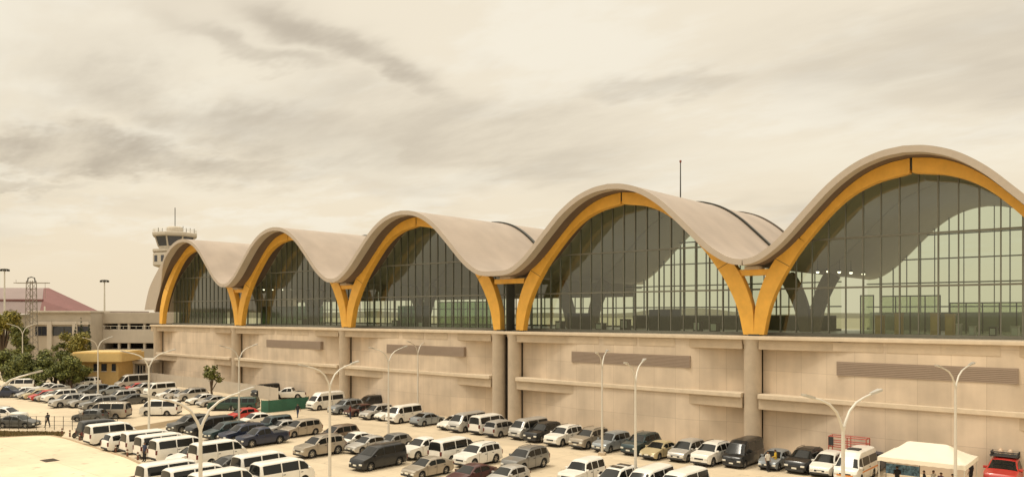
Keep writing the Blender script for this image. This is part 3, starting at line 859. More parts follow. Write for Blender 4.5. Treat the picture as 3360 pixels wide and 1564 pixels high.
def car(kind, color, x, y, head, label, cat, group=None, far=False, jit=1.0, name=None, scale=1.0, near=False):
    if kind not in CM: CM[kind] = car_meshes(kind)
    M = CM[kind]
    if not near: y += 6*min(1, max(0, (y-600)/60))
    p = gp(x, y); rz = HEAD[head] if isinstance(head, str) else R(head)
    rz += R(random.uniform(-2.2, 2.2))*jit
    nm = name or {"sedan": "sedan_car", "hatch": "hatchback_car", "mpv": "people_carrier", "suv": "suv", "boxy": "boxy_suv", "van": "passenger_van", "highvan": "high_roof_van", "minivan": "minivan", "pickup": "pickup_truck", "bigvan": "large_van"}[kind]
    t = thing(nm, label, cat, p, rz, group)
    t.scale = (scale,)*3
    pm = PAINT[color]
    share("body", M["body"], t, pm); share("underbody", M["underbody"], t)
    share("windscreen", M["windscreen"], t); share("rear_window", M["rear_window"], t)
    for me in M["side_windows"]: share("side_window", me, t)
    for lo in M["wheel_pos"]:
        w = share("wheel", M["tyre"], t, loc=lo); share("rim", M["rim"], w)
    for me in M["headlights"]: share("headlight", me, t)
    for me in M["tail_lights"]: share("tail_light", me, t)
    share("grille", M["grille"], t); [share(me.name.split(".")[0], me, t) for me in M["bumpers"]]
    if not far:
        share("number_plate", M["plate"], t)
        for me in M["mirrors"]: share("door_mirror", me, t, pm)
        for me in M["handles"]: share("door_handle", me, t)
        if M["seams"]: share("door_seams", M["seams"], t)
    for me in M.get("rails", []): share("roof_rail", me, t)
    if "bed" in M: share("bed_liner", M["bed"], t)
    return t

GA = "vehicles in the row along the terminal wall"
GB = "vehicles in the middle rows of the car park"
GC = "vans parked by the kerb of the empty forecourt"
GD = "vehicles in the far car park at the left"
GE = "vehicles cut by the bottom edge of the picture"
# --- row along the podium wall, from the right end to the left
car("pickup", "red", 1540, 735, "o", "red pickup with a black cargo rack at the bottom right corner beside the white tent", "pickup", name="rack_pickup", scale=1.18)
car("highvan", "white", 1311, 726, "o", "white high-roofed van with orange stripes just left of the white tent", "van", GA)
car("mpv", "white", 1268, 718, "o", "white people carrier between the striped high-roofed van and the black suv", "car", GA)
car("suv", "black", 1233, 713, "o", "black suv with brown-tinged roof, right of the two men by the small grey car", "suv", GA)
car("hatch", "bluegrey", 1187, 709, "o", "small grey hatchback behind the men in white and yellow shirts", "car", GA)
car("bigvan", "black", 1139, 704, "o", "large boxy black van standing in front of the column, taller than its neighbours", "van", GA, scale=.9)
car("suv", "white", 1090, 702, "o", "white suv directly left of the large black van", "suv", GA)
car("mpv", "silver", 1052, 696, "o", "silver people carrier between the white suv and the beige sedan", "car", GA)
car("sedan", "beige", 1010, 693, "o", "beige sedan between the dark teal suv and the silver people carrier", "car", GA)
car("suv", "teal", 982, 686, "o", "dark teal suv behind the double-armed lamp post, left of the beige sedan", "suv", GA)
car("mpv", "bluegrey", 937, 682, "o", "silver-blue people carrier behind the lamp post, left of the dark teal suv", "car", GA)
car("suv", "lightbrown", 903, 677, "o", "tan grey suv parked between the white suv and the silver-blue people carrier", "suv", GA)
car("suv", "white", 864, 673, "o", "white suv between the black suv and the tan grey suv by the wall", "suv", GA)
car("suv", "black", 832, 667, "o", "black suv between the silver van and the white suv by the wall", "suv", GA)
car("van", "silver", 810, 663, "o", "silver van with white front beside the black suv in the wall row", "van", GA)
car("mpv", "silver", 770, 660, "i", "silver people carrier in front of the paired columns", "car", GA)
car("van", "white", 748, 656, "i", "white van with dark side windows left of the paired columns", "van", GA)
car("van", "silver", 716, 653, "o", "silver van next to the white sedan at the left end of its group", "van", GA)
car("sedan", "white", 697, 650, "o", "white sedan at the left end of the group by the paired columns", "car", GA)
car("sedan", "bluegrey", 655, 645, "i", "grey-blue sedan parked alone right of the white windowed van", "car", GA)
car("van", "white", 619, 641, "o", "white van with a row of dark windows left of the grey-blue sedan", "van", GA)
car("hatch", "white", 597, 638, "o", "small white hatchback tucked in left of the white windowed van", "car", GA)
car("mpv", "silver", 577, 636, "o", "silver people carrier right of the small red sedan", "car", GA)
car("sedan", "maroon", 552, 632, "o", "small dark red sedan beside two people, below the third column", "car", GA)
car("suv", "bluegrey", 530, 629, "o", "blue-grey suv right of the white high-roofed van by the green fence", "suv", GA)
car("suv", "black", 566, 623, "o", "black suv parked against the wall behind the small red sedan", "suv", GA, True)
car("highvan", "white", 499, 623, "o", "white high-roofed van at the right end of the green fence", "van", GA)
car("pickup", "white", 444, 609, "l", "white pickup standing behind the green fence", "pickup", GA, True)
car("van", "black", 409, 606, "o", "dark van at the left end behind the green fence", "van", GA, True)
# --- middle rows
car("mpv", "lightbrown", 461, 660, "o", "grey-brown people carrier alone in the drive, right of the navy pickup", "car", GB)
car("sedan", "silver", 432, 657, "o", "silver sedan half hidden left of the grey-brown people carrier", "car", GB)
car("pickup", "navy", 402, 674, "o", "navy pickup at the front right end of the dark cars", "pickup", GB)
car("boxy", "teal", 416, 656, "o", "dark boxy suv behind the navy pickup", "suv", GB)
car("sedan", "white", 391, 646, "o", "white sedan behind the dark boxy suv", "car", GB, True)
car("hatch", "red", 371, 639, "o", "bright red hatchback behind the dark cars", "car", GB, True)
car("suv", "lightbrown", 490, 690, "o", "grey-brown suv beside the lamp post, in front of the dark brown people carrier", "suv", GB)
car("mpv", "brown", 517, 670, "o", "dark brown people carrier behind the grey-brown suv", "car", GB)
car("sedan", "white", 543, 678, "o", "white sedan in the middle row between the dark brown and silver cars", "car", GB)
car("sedan", "silver", 564, 684, "o", "silver sedan in the middle row right of the white sedan", "car", GB)
car("hatch", "grey", 601, 681, "o", "grey hatchback behind the black minivan", "car", GB)
car("minivan", "black", 580, 708, "o", "glossy black minivan in the centre of the car park", "minivan", GB)
car("pickup", "white", 651, 692, "o", "white pickup with big bonnet between the black minivan and the white van", "pickup", GB)
car("van", "white", 694, 698, "i", "white van in the middle row between the white pickup and the white suv", "van", GB)
car("suv", "white", 732, 704, "o", "white suv at the right end of the middle row of white vehicles", "suv", GB)
car("sedan", "lightbrown", 655, 721, "o", "grey-beige sedan in front of the white van and right of the black minivan", "car", GB)
car("sedan", "maroon", 722, 733, "o", "dark maroon sedan in front of the white suv, cut by the bottom edge", "car", GE)
car("hatch", "silver", 777, 737, "o", "silver hatchback at the bottom edge, left of and nearer than the grey suv", "car", GE)
car("suv", "grey", 805, 711, "o", "dark grey suv standing alone in the drive near the centre bottom", "suv", GB)
car("boxy", "white", 891, 733, "o", "white boxy suv with flat roof at the bottom edge", "suv", GE)
car("mpv", "white", 944, 744, "o", "white people carrier with dark roof hatches at the bottom edge behind the lamp post", "car", GE)
car("van", "white", 996, 752, "o", "white van cut by the bottom edge just right of the lamp post", "van", GE)
car("van", "white", 1047, 757, "o", "rightmost white van cut by the bottom edge, under the beige sedan", "van", GE)
car("sedan", "brown", 1110, 763, "o", "brown car at the bottom edge of which only the roof shows", "car", GE)
# --- vans by the forecourt kerb
car("van", "white", 171, 671, "i", "white van at the left end of the kerb row, behind the black van", "van", GC)
car("minivan", "black", 160, 662, "i", "long black van at the far left end of the kerb row", "van", GC)
car("mpv", "white", 197, 681, "i", "white people carrier showing its tail at the kerb", "car", GC)
car("van", "white", 228, 684, "i", "white van behind the tall lamp post, first of three side by side at the kerb", "van", GC)
car("van", "white", 250, 690, "i", "white van in the middle of the three side by side at the kerb", "van", GC)
car("van", "white", 273, 696, "i", "white van at the right of the three side by side at the kerb", "van", GC)
car("sedan", "white", 297, 702, "o", "white sedan with pale bonnet squeezed between two vans", "car", GC)
car("van", "white", 334, 703, "i", "long white van with dark side windows behind the near left lamp post", "van", GC)
car("sedan", "darkgrey", 350, 719, "o", "dark grey sedan between the long white van and the vans at the bottom edge", "car", GC)
car("van", "white", 402, 730, "i", "white van with brown-tinted rear window in the lower left group", "van", GC, near=True)
car("van", "white", 432, 743, "i", "white van at the right end of the lower left group, dark side windows", "van", GC, near=True)
car("van", "white", 262, 745, "i", "leftmost white van at the bottom edge beside the empty forecourt", "van", GE, near=True)
car("van", "white", 302, 753, "i", "second white van from the left at the bottom edge", "van", GE, near=True)
car("van", "white", 342, 761, "i", "third white van from the left at the bottom edge, by the lamp post foot", "van", GE, near=True)
# --- dark group
car("suv", "darkgrey", 291, 654, "o", "dark grey suv at the left end of the dark cars", "suv", GB)
car("minivan", "black", 322, 658, "o", "long black minivan second from the left among the dark cars", "van", GB)
car("mpv", "teal", 346, 664, "o", "dark teal people carrier in the middle of the dark cars", "car", GB)
car("suv", "navy", 372, 669, "o", "dark navy suv left of the navy pickup", "suv", GB)
# --- far car park at the left
car("van", "white", 246, 632, "l", "white van seen from the side in front of the far car park", "van", GD)
car("van", "lightbrown", 168, 636, "l", "tan van seen from the side left of the white one", "van", GD)
car("hatch", "darkgrey", 138, 640, "l", "dark hatchback at the left end of the tan van", "car", GD)
car("suv", "silver", 105, 620, "o", "silver suv with a visible front wheel in the far car park", "suv", GD, True)
car("mpv", "silver", 132, 620, "o", "silver people carrier right of the silver suv in the far car park", "car", GD, True)
car("suv", "grey", 152, 624, "o", "grey suv behind the tan van", "suv", GD, True)
car("suv", "white", 92, 613, "o", "white suv at the front of the far left rows", "suv", GD, True)
car("sedan", "darkgrey", 28, 649, "r", "dark grey sedan seen from the side near the left edge", "car", GD)
car("suv", "white", 8, 641, "r", "white suv behind the dark grey sedan at the left edge", "suv", GD)
car("suv", "navy", 13, 607, "r", "dark blue suv at the far left edge facing the rows", "suv", GD, True)
car("van", "white", 36, 597, "l", "white van at the back of the far left rows", "van", GD, True)
car("hatch", "white", 34, 606, "o", "white hatchback at the left end of the stacked small cars", "car", GD, True)
car("hatch", "silver", 46, 608, "o", "silver hatchback second in the stacked small cars", "car", GD, True)
car("hatch", "beige", 56, 609, "o", "beige hatchback third in the stacked small cars", "car", GD, True)
car("hatch", "red", 66, 611, "o", "red hatchback fourth in the stacked small cars", "car", GD, True)
car("hatch", "lightbrown", 76, 612, "o", "tan hatchback at the right end of the stacked small cars", "car", GD, True)
car("sedan", "white", 70, 599, "o", "white sedan behind the stacked small cars", "car", GD, True)
car("sedan", "silver", 84, 601, "o", "silver sedan behind the white suv of the far left rows", "car", GD, True)
car("sedan", "white", 112, 593, "l", "white sedan below the dark shrubs in the far car park", "car", GD, True)
car("suv", "white", 132, 592, "l", "white suv below the yellow canopy in the far car park", "suv", GD, True)
car("sedan", "grey", 124, 602, "o", "grey sedan in the second far row left of the thin lamp post", "car", GD, True)
car("mpv", "darkgrey", 144, 604, "o", "dark people carrier in the second far row beside the thin lamp post", "car", GD, True)
car("sedan", "bluegrey", 168, 603, "o", "blue-grey sedan in the second far row right of the thin lamp post", "car", GD, True)
car("suv", "silver", 184, 614, "o", "silver suv with reddish front behind the tan van", "suv", GD, True)
car("sedan", "darkgrey", 203, 616, "o", "dark sedan between the silver suv and the white side-on van", "car", GD, True)
car("sedan", "red", 208, 599, "o", "red sedan at the back by the pale site fence", "car", GD, True)
car("suv", "silver", 221, 602, "o", "silver suv at the back left of the white black-windowed van", "suv", GD, True)
car("van", "white", 245, 604, "o", "white van with black windows backed up to the pale site fence", "van", GD, True)
car("sedan", "white", 263, 608, "o", "white sedan first right of the black-windowed van by the site fence", "car", GD, True)
car("sedan", "lightbrown", 277, 610, "o", "tan sedan second right of the black-windowed van by the site fence", "car", GD, True)
car("suv", "silver", 293, 611, "o", "silver suv by the site fence between pale sedans", "suv", GD, True)
car("sedan", "white", 310, 616, "o", "white sedan right of the silver suv by the site fence", "car", GD, True)
car("sedan", "silver", 326, 619, "o", "silver sedan left of the green trucks by the site fence", "car", GD, True)
car("boxy", "green", 345, 625, "l", "dark green boxy vehicle left of the thin lamp post by the site fence", "suv", GD, True)
car("boxy", "green", 371, 625, "l", "dark green boxy vehicle right of the thin lamp post by the site fence", "suv", GD, True)
car("bigvan", "silver", 203, 594, "o", "tall pale truck-like van at the back left of the site fence", "van", GD, True)
car("sedan", "navy", 1337, 712, "o", "blue car between the striped high-roofed van and the tent", "car", GA)

# cargo rack of the red pickup, stripes of the white high-roofed van
for o in list(C.objects):
    if o.name.startswith("rack_pickup"):
        rk = MB()
        for sy in (-.72, .72):
            rk.tube([(-2.4, sy, 1.1), (-2.4, sy, 1.95), (-.1, sy, 1.98), (1.0, sy, 1.98)], .04, 6)
            rk.tube([(-.1, sy, 1.78), (-.1, sy, 1.98)], .04, 6)
        for x in (-2.4, -1.6, -.8, 0, 1.0): rk.tube([(x, -.72, 1.96), (x, .72, 1.96)], .035, 6)
        rk.box(-2.35, .55, -.66, .66, 1.90, 1.945)
        for k in range(12): rk.tube([(-2.4+k*.27, -.74, 1.80), (-2.4+k*.27, -.74, 2.16)], .022, 5); rk.tube([(-2.4+k*.27, .74, 1.80), (-2.4+k*.27, .74, 2.16)], .022, 5)
        for sy in (-.74, .74): rk.tube([(-2.4, sy, 2.16), (.6, sy, 2.16)], .035, 6)
        rk.tube([(.6, -.74, 2.16), (.6, .74, 2.16)], .035, 6); rk.tube([(-2.4, -.74, 2.16), (-2.4, .74, 2.16)], .035, 6)
        rk.box(-2.2, -.6, -.6, .6, 1.946, 2.12, bev=.05)
        rk.build("cargo_rack", trim_m, o)
        for sy in (-.3, .25):
            MB().lathe([(.13, 1.96), (.16, 2.1), (.10, 2.26), (.02, 2.3)], (-.1, sy), 12).build("beacon", mat("beacon_lens", (.6,.45,.32), .3), o, 50)
    elif o.get("label", "").startswith("white high-roofed van with orange"):
        p = CARS["highvan"]; om = mat("orange_stripe", (.75, .26, .03), .4)
        for sg in (1, -1):
            MB().box(-2.3, 1.5, min(sg*.955, sg*.965), max(sg*.955, sg*.965), .80, .92).build("stripe", om, o)
        MB().box(2.70, 2.722, -.6, .6, .62, .72).build("stripe", om, o)
        MB().box(.0, .9, -.45, .45, 2.36, 2.46, bev=.04).build("roof_hatch", trim_m, o)
    elif o.get("label", "").startswith("white people carrier with dark roof"):
        MB().box(-.3, .2, -.5, .5, 1.76, 1.79, bev=.012).build("roof_hatch", carglass, o); MB().box(-1.3, -.8, -.5, .5, 1.75, 1.78, bev=.012).build("roof_hatch", carglass, o)

# ------------------------------------------------------------------ lamp posts
galv = mat("white_galvanised", (.66, .62, .54), .45, metal=.2, var=.06)
lum_m = mat("luminaire_grey", (.55, .52, .46), .35, metal=.3)
lens_m = mat("luminaire_lens", (.85, .83, .74), .15)
def lamp_meshes():
    M = {}
    M["pole"] = MB().lathe([(.22, 0), (.22, .04), (.13, .06), (.12, .9), (.105, 3), (.075, 8.1)], n=12).mesh("pole", galv, 40)
    pts = [(0,0,7.85), (.14,0,8.25), (.42,0,8.75), (.85,0,9.1), (1.35,0,9.3), (1.9,0,9.45)]
    M["arm"] = MB().tube(pts, [.07,.065,.06,.055,.05,.045], 8).mesh("arm", galv, 50)
    h = MB(); h.add([(1.8,-.07,9.40),(2.45,-.14,9.55),(2.55,0,9.57),(2.45,.14,9.55),(1.8,.07,9.40),(1.8,-.07,9.50),(2.45,-.14,9.66),(2.55,0,9.66),(2.45,.14,9.66),(1.8,.07,9.50)],
                   [(4,3,2,1,0),(5,6,7,8,9),(0,1,6,5),(1,2,7,6),(2,3,8,7),(3,4,9,8),(4,0,5,9)])
    M["head"] = h.mesh("lamp_head", lum_m, 40)
    M["lens"] = MB().add([(1.95,-.07,9.43),(2.4,-.1,9.533),(2.4,.1,9.533),(1.95,.07,9.43)], [(0,1,2,3)]).mesh("lens", lens_m)
    M["foot"] = MB().box(-.32,.32,-.32,.32,0,.25,bev=.03).mesh("foot", conc_beam)
    return M
LM = lamp_meshes()
def lamp(px, s, span, label, hs=1.0, sgn=1):
    c = max(.2, min(1, span/5.0))
    p = dp(px, s); rz = YAW + sgn*math.acos(c)
    t = thing("street_lamp", label, "street lamp", p, rz, "white double-armed lamp posts of the car park")
    t.scale = (1, 1, hs)
    share("pole", LM["pole"], t); share("foot", LM["foot"], t)
    for k in (0, 1):
        a = share("arm", LM["arm"], t)
        hd = share("lamp_head", LM["head"], a); share("lens", LM["lens"], hd)
        if k: a.rotation_euler = (0, 0, math.pi)
lamp(1291, 34.4, 4.45, "nearest and largest white double lamp post, in front of the striped white van")
lamp(1463, 22, 4.2, "white double lamp post standing at the front of the white tent")
lamp(973, 20.6, 2.2, "white double lamp post at the bottom edge among the white roofs, below the fourth vault")
lamp(922, 16.45, 1.6, "thin white double lamp post left of and behind its twin, below the fourth vault")
lamp(640, 11.8, 2.1, "thin white double lamp post beside the grey-blue sedan, below the middle vault")
lamp(595, 14.4, 3.5, "white double lamp post above the grey hatchback, below the middle vault")
lamp(505, 21.5, 3.4, "tall white double lamp post beside the grey-brown suv")
lamp(447, 9.2, 2.6, "slender white double lamp post behind the green fence")
lamp(366, 13.6, 2.8, "white double lamp post at the second column, between the green boxy vehicles")
lamp(307, 34, 3.7, "large near white double lamp post rising from the vans at the lower left")
lamp(228, 15.9, 3.7, "tall white double lamp post among the kerb vans in front of the terminal's left end")
lamp(34.5, 8.0, 4.2, "white double lamp post in front of the dark shrubs at the left", 1.17)
lamp(150, 10.2, 2.0, "thin white lamp post in front of the yellow building")
lamp(-10, 25.6, 4.6, "near lamp post at the left edge of which only one arm shows")

# ------------------------------------------------------------------ tent
canvas = mat("white_canvas", (.84, .77, .63), .8, var=.05, scale=.8)
tx0, tx1, ty0, ty1 = 13.9, 19.6, -9.6, -4.7
tc_ = Vector(((tx0+tx1)/2, (ty0+ty1)/2, 0)); hx, hy = (tx1-tx0)/2, (ty1-ty0)/2
tent = thing("marquee_tent", "white pitched canvas tent at the lower right sheltering a few people", "tent", tc_)
rf = MB(); nx_ = 14
ridge = 1.35
def troof(u, v):
    x, y = u*hx, v*hy
    e = max(abs(v), max(0, (abs(x)-ridge)/(hx-ridge)))
    return (x, y, 2.52 + 1.0*(1-e)**1.12 - .05*math.sin(math.pi*e))
gn = 24
vs = [troof(-1+2*i/gn, -1+2*j/gn) for j in range(gn+1) for i in range(gn+1)]
rf.add(vs, [(j*(gn+1)+i, j*(gn+1)+i+1, (j+1)*(gn+1)+i+1, (j+1)*(gn+1)+i) for j in range(gn) for i in range(gn)])
rf.build("canopy", canvas, tent, 25)
va = MB()
for a, c in (((-hx,-hy),(hx,-hy)), ((hx,-hy),(hx,hy)), ((hx,hy),(-hx,hy)), ((-hx,hy),(-hx,-hy))):
    n_ = 20; vs = []
    for i in range(n_+1):
        t = i/n_; x, y = lerp(a[0],c[0],t), lerp(a[1],c[1],t)
        sc_ = .035*abs(math.sin(t*n_*.5*math.pi))
        vs += [(x*1.003, y*1.003, 2.52), (x*1.006, y*1.006, 2.2+sc_)]
    va.add(vs, [(2*i, 2*i+2, 2*i+3, 2*i+1) for i in range(n_)])
va.build("valance", canvas, tent)
for sx in (-1, 1):
    for sy in (-1, 1):
        MB().tube([(sx*(hx-.08), sy*(hy-.08), 0), (sx*(hx-.08), sy*(hy-.08), 2.5)], .04, 8).build("leg", galv, tent)
bn = thing("blue_banner", "blue and white banner panel hung at the left end under the tent", "banner", (tx0+1.3, ty0+1.7, 0))
MB().box(-1.15, 1.15, -.02, .02, 1.05, 1.8).build("panel", mat("banner_blue", (.10,.19,.27), .7, var=1.0, scale=5, detail=3), bn)
for x in (-1.15, 1.15): MB().tube([(x,0,0),(x,0,2.0)], .025, 6).build("post", steel_dk, bn)
tb = thing("folding_table", "folding table with pale cloth under the tent beside the people", "table", (tx0+3.2, ty1-2.0, 0))
MB().box(-1.0, 1.0, -.4, .4, .70, .75, bev=.01).build("tabletop", part_white, tb)
for sx in (-.9, .9):
    for sy in (-.32, .32): MB().tube([(sx,sy,0),(sx,sy,.7)], .02, 6).build("leg", steel_dk, tb)

# red steel rack and lift behind the white vans
red_m = mat("red_steel", (.42, .075, .045), .5)
q = dp(1300, 18.2); sl = thing("red_scaffold_lift", "red steel platform lift standing against the wall behind the white vans", "lift", q, 0)
f = MB()
for x in (-1.5, 0, 1.5):
    for y in (-.5, .5): f.bar((x,y,1.5), (x,y,2.75), .06)
for z in (1.9, 2.3, 2.75):
    for y in (-.5, .5): f.bar((-1.5,y,z), (1.5,y,z), .06)
    for x in (-1.5, 1.5): f.bar((x,-.5,z), (x,.5,z), .06)
f.build("guard_rail", red_m, sl)
MB().box(-1.55,1.55,-.55,.55,1.38,1.5,bev=.02).build("platform", red_m, sl)
sc = MB()
for y in (-.4,.4):
    for z in (.45,.9):
        sc.bar((-1.2,y,z), (1.2,y,z+.45), .09); sc.bar((1.2,y,z), (-1.2,y,z+.45), .09)
sc.build("scissor_arms", red_m, sl); MB().box(-1.3,1.3,-.5,.5,.2,.48,bev=.03).build("chassis", red_m, sl)
MB().box(-1.5,-1.1,-.58,-.52,2.0,2.7).build("control_box", trim_m, sl)
for x in (-.95,.95):
    for y in (-.5,.5):
        w = MB(); w.tube([(x,y-.09,.2),(x,y+.09,.2)], .2, 14); w.build("wheel", tyre_m, sl, 40)

# ------------------------------------------------------------------ fences, posts
pale_f = mat("pale_sheet_fence", (.50, .44, .36), .7, var=.1, scale=.5)
def fence_run(pts, h, m, root, post=None, gap=0.0):
    for a, c in zip(pts, pts[1:]):
        d = (c-a).length; n_ = max(1, int(d/2.4)); dr = (c-a).normalized()
        mb = MB()
        for i in range(n_):
            p, q_ = a+dr*(d*i/n_), a+dr*(d*(i+1)/n_-.03); off = Vector((-dr.y, dr.x, 0))*(.02 if i % 2 else -.01)
            mb.add([p+off, q_+off, q_+off+Vector((0,0,h)), p+off+Vector((0,0,h))], [(0,1,2,3)])
        mb.build("panel", m, root)
        if post:
            for i in range(n_+1):
                p = a+dr*(d*i/n_)+Vector((-dr.y, dr.x, 0))*.06
                MB().box(p.x-.04, p.x+.04, p.y-.04, p.y+.04, 0, h+.05).build("post", post, root)
sf = thing("site_fence", "pale grey sheet-panel site fence along the left end of the terminal", "fence")
fence_run([Vector((-143, -5.5, 0)), Vector((-121, -3.8, 0)), Vector((-96, -3.9, 0)), Vector((-76, -4.9, 0)), Vector((-71, -5.5, 0))], 2.0, pale_f, sf, galv)
gf = thing("green_fence", "dark green sheet-panel fence beside the white high-roofed van", "fence")
fence_run([gp(400, 631), gp(412, 631.2), gp(472.8, 624.5)], 1.6, mat("green_sheet", (.03, .12, .075), .6, var=.2, scale=.6), gf, steel_dk)
wf = thing("wire_fence", "low wire fence with thin posts along the road at the left", "fence")
A, B_ = gp(-40, 656.5), gp(180, 658.5)
nw = 16; wr_ = MB()
for i in range(nw+1):
    p = A.lerp(B_, i/nw); MB().tube([(p.x,p.y,0),(p.x,p.y,1.55)], .035, 6).build("post", steel_dk, wf)
for z in (.5, 1.0, 1.5): wr_.tube([A+Vector((0,0,z)), B_+Vector((0,0,z))], .018, 4)
wr_.build("wires", steel_dk, wf)
red_w = mat("bollard_red", (.17, .075, .045), .6)
bol = MB().lathe([(.09,0),(.09,.62),(.07,.7),(.01,.74)], n=12).mesh("post", red_w, 40); bb = MB().lathe([(.094,.45),(.094,.56)], n=12).mesh("band", plate_m, 40)
WORDS = ["leftmost", "second", "third", "fourth", "fifth", "sixth", "seventh", "rightmost"]
for i, (x, y) in enumerate([(95,665),(107,668),(122,673.5),(140,678.5),(158,686),(177,692),(195,699),(211,703.5)]):
    t = thing("bollard", WORDS[i]+" short reddish bollard from the left along the forecourt kerb", "bollard", gp(x,y), 0, "short bollards along the forecourt kerb")
    share("post", bol, t); share("band", bb, t)
stop_me = MB().box(-.85,.85,-.09,.09,0,.11,bev=.03).mesh("wheel_stop", conc_cap)
for i in range(9):
    xw = -46.5 + i*2.75
    o = share("wheel_stop", stop_me, None, loc=(xw, -18.3+(i%3)*.1, 0)); tag(o, "low concrete wheel stop in the line behind the middle rows of cars", "wheel stop", "wheel stops of the middle rows")

# ------------------------------------------------------------------ people
skin_m = mat("skin", (.28, .16, .10), .6); hair_m = mat("black_hair", (.012, .010, .009), .6)
CLOTH = {n: mat("cloth_"+n, c, .9, var=.15, scale=6) for n, c in [("white",(.72,.68,.60)),("yellow",(.70,.46,.04)),("black",(.02,.02,.022)),("darkblue",(.03,.04,.08)),("maroon",(.16,.03,.03)),("grey",(.18,.17,.16)),("purple",(.12,.06,.12))]}
def person_mesh(pose):
    P = {"pelvis":(0,0,.95,.145), "waist":(0,0,1.10,.13), "chest":(0,0,1.30,.155), "neck0":(0,0,1.46,.075), "neck":(0.01,0,1.53,.058), "head":(.02,0,1.63,.092), "crown":(.015,0,1.72,.075)}
    E = [("pelvis","waist"),("waist","chest"),("chest","neck0"),("neck0","neck"),("neck","head"),("head","crown")]
    st = {"stand":(0.0,0.03), "walk":(.28,-.24), "lean":(.05,-.05)}[pose]
    for i, (sg, n) in enumerate(((1,"l"),(-1,"r"))):
        sw = st[i]
        P["hip"+n]=(0,sg*.09,.90,.10); P["knee"+n]=(sw*.55+.03,sg*.10,.50,.062); P["ankle"+n]=(sw,sg*.105,.09,.042); P["toe"+n]=(sw+.17,sg*.125,.04,.036)
        P["sh"+n]=(0,sg*.19,1.40,.062)
        as_ = -sw
        P["elbow"+n]=(as_*.4-.02,sg*.245,1.13,.043)
        P["wrist"+n]=((as_*.9+.06),sg*.25,.89,.030) if pose != "lean" else (.26,sg*.15,1.08,.030)
        w = Vector(P["wrist"+n][:3]); e = Vector(P["elbow"+n][:3]); h = w+(w-e).normalized()*.085
        P["palm"+n]=(*h,.034)
        E += [("pelvis","hip"+n),("hip"+n,"knee"+n),("knee"+n,"ankle"+n),("ankle"+n,"toe"+n),("chest","sh"+n),("sh"+n,"elbow"+n),("elbow"+n,"wrist"+n),("wrist"+n,"palm"+n)]
    ks = list(P); ix = {k:i for i,k in enumerate(ks)}
    me = bpy.data.meshes.new("skeleton"); me.from_pydata([P[k][:3] for k in ks], [(ix[a],ix[c]) for a,c in E], [])
    o = bpy.data.objects.new("skeleton", me); C.objects.link(o)
    sk = o.modifiers.new("skin",'SKIN'); sb = o.modifiers.new("sub",'SUBSURF'); sb.levels = sb.render_levels = 2
    for i,k in enumerate(ks):
        v = me.skin_vertices[0].data[i]; v.radius = (P[k][3],)*2; v.use_root = k == "pelvis"
        if k in ("chest","waist","pelvis"): v.radius = (P[k][3]*.78, P[k][3]*1.1) if False else (P[k][3],)*2
    dg = bpy.context.evaluated_depsgraph_get(); dg.update()
    ev = o.evaluated_get(dg); m2 = bpy.data.meshes.new_from_object(ev)
    bpy.data.objects.remove(o)
    # flatten the trunk front to back, add nose and ears and five bent fingers per hand
    mb = MB()
    for v in m2.vertices:
        c = v.co
        if .85 < c.z < 1.48 and abs(c.y) < .2: c.x *= .72
    mb.v = [tuple(v.co) for v in m2.vertices]; mb.f = [tuple(f.vertices) for f in m2.polygons]; mb.m = [0]*len(mb.f)
    nbody = len(mb.f)
    hx_ = .02+.088
    mb.add([(hx_-.01,-.016,1.61),(hx_-.01,.016,1.61),(hx_-.01,0,1.655),(hx_+.022,0,1.615)], [(0,1,3),(1,2,3),(2,0,3)])
    mb.add([(hx_-.012,-.024,1.578),(hx_-.012,.024,1.578),(hx_,.0,1.586),(hx_,0,1.572)], [(0,3,2),(3,1,2)])
    for sg in (1,-1): mb.box(-.0,.03, min(sg*.085,sg*.105), max(sg*.085,sg*.105), 1.60,1.655)
    for n, sg in (("l",1),("r",-1)):
        w = Vector(P["wrist"+n][:3]); h = Vector(P["palm"+n][:3]); d = (h-w).normalized(); fx = Vector((1,0,0)) - d*d.x; fx.normalize(); inn_ = Vector((0,-sg,0))
        for k,(off,ln) in enumerate(((-.026,.06),(-.009,.072),(.009,.076),(.026,.068))):
            b0 = h+fx*off+d*.012; b1 = b0+d*ln*.55; b2 = b1+d*ln*.42+inn_*.02
            mb.tube([b0,b1,b2],[.0095,.0085,.007],6)
        b0 = w.lerp(h,.55)+fx*.03; mb.tube([b0, b0+fx*.022+d*.025, b0+fx*.024+d*.05+inn_*.008],[.011,.010,.008],6)
    body = mb.mesh("person", skin_m, 60)
    nm = [v.normal.copy() for v in body.vertices]
    def shell(name, test, infl, m):
        mm = MB(); mp = {}
        for f in body.polygons:
            if f.index >= nbody: continue
            if test(f.center):
                ids = []
                for v in f.vertices:
                    if v not in mp: mp[v] = len(mm.v); mm.v.append(tuple(body.vertices[v].co + nm[v]*infl))
                    ids.append(mp[v])
                mm.f.append(tuple(ids)); mm.m.append(0)
        return mm.mesh(name, m, 60)
    el = P["elbowl"][2]
    return dict(body=body, hair=shell("hair", lambda c: c.z > 1.655 or (c.z > 1.58 and c.x < -.01), .012, hair_m),
                shirt=shell("shirt", lambda c: 0.94 < c.z < 1.50 and (abs(c.y) < .205 or c.z > 1.17), .013, CLOTH["white"]),
                trousers=shell("trousers", lambda c: .08 < c.z <= .97 and abs(c.y) < .2, .012, CLOTH["black"]),
                shoes=shell("shoes", lambda c: c.z <= .085, .008, trim_m))
PM = {k: person_mesh(k) for k in ("stand","walk","lean")}
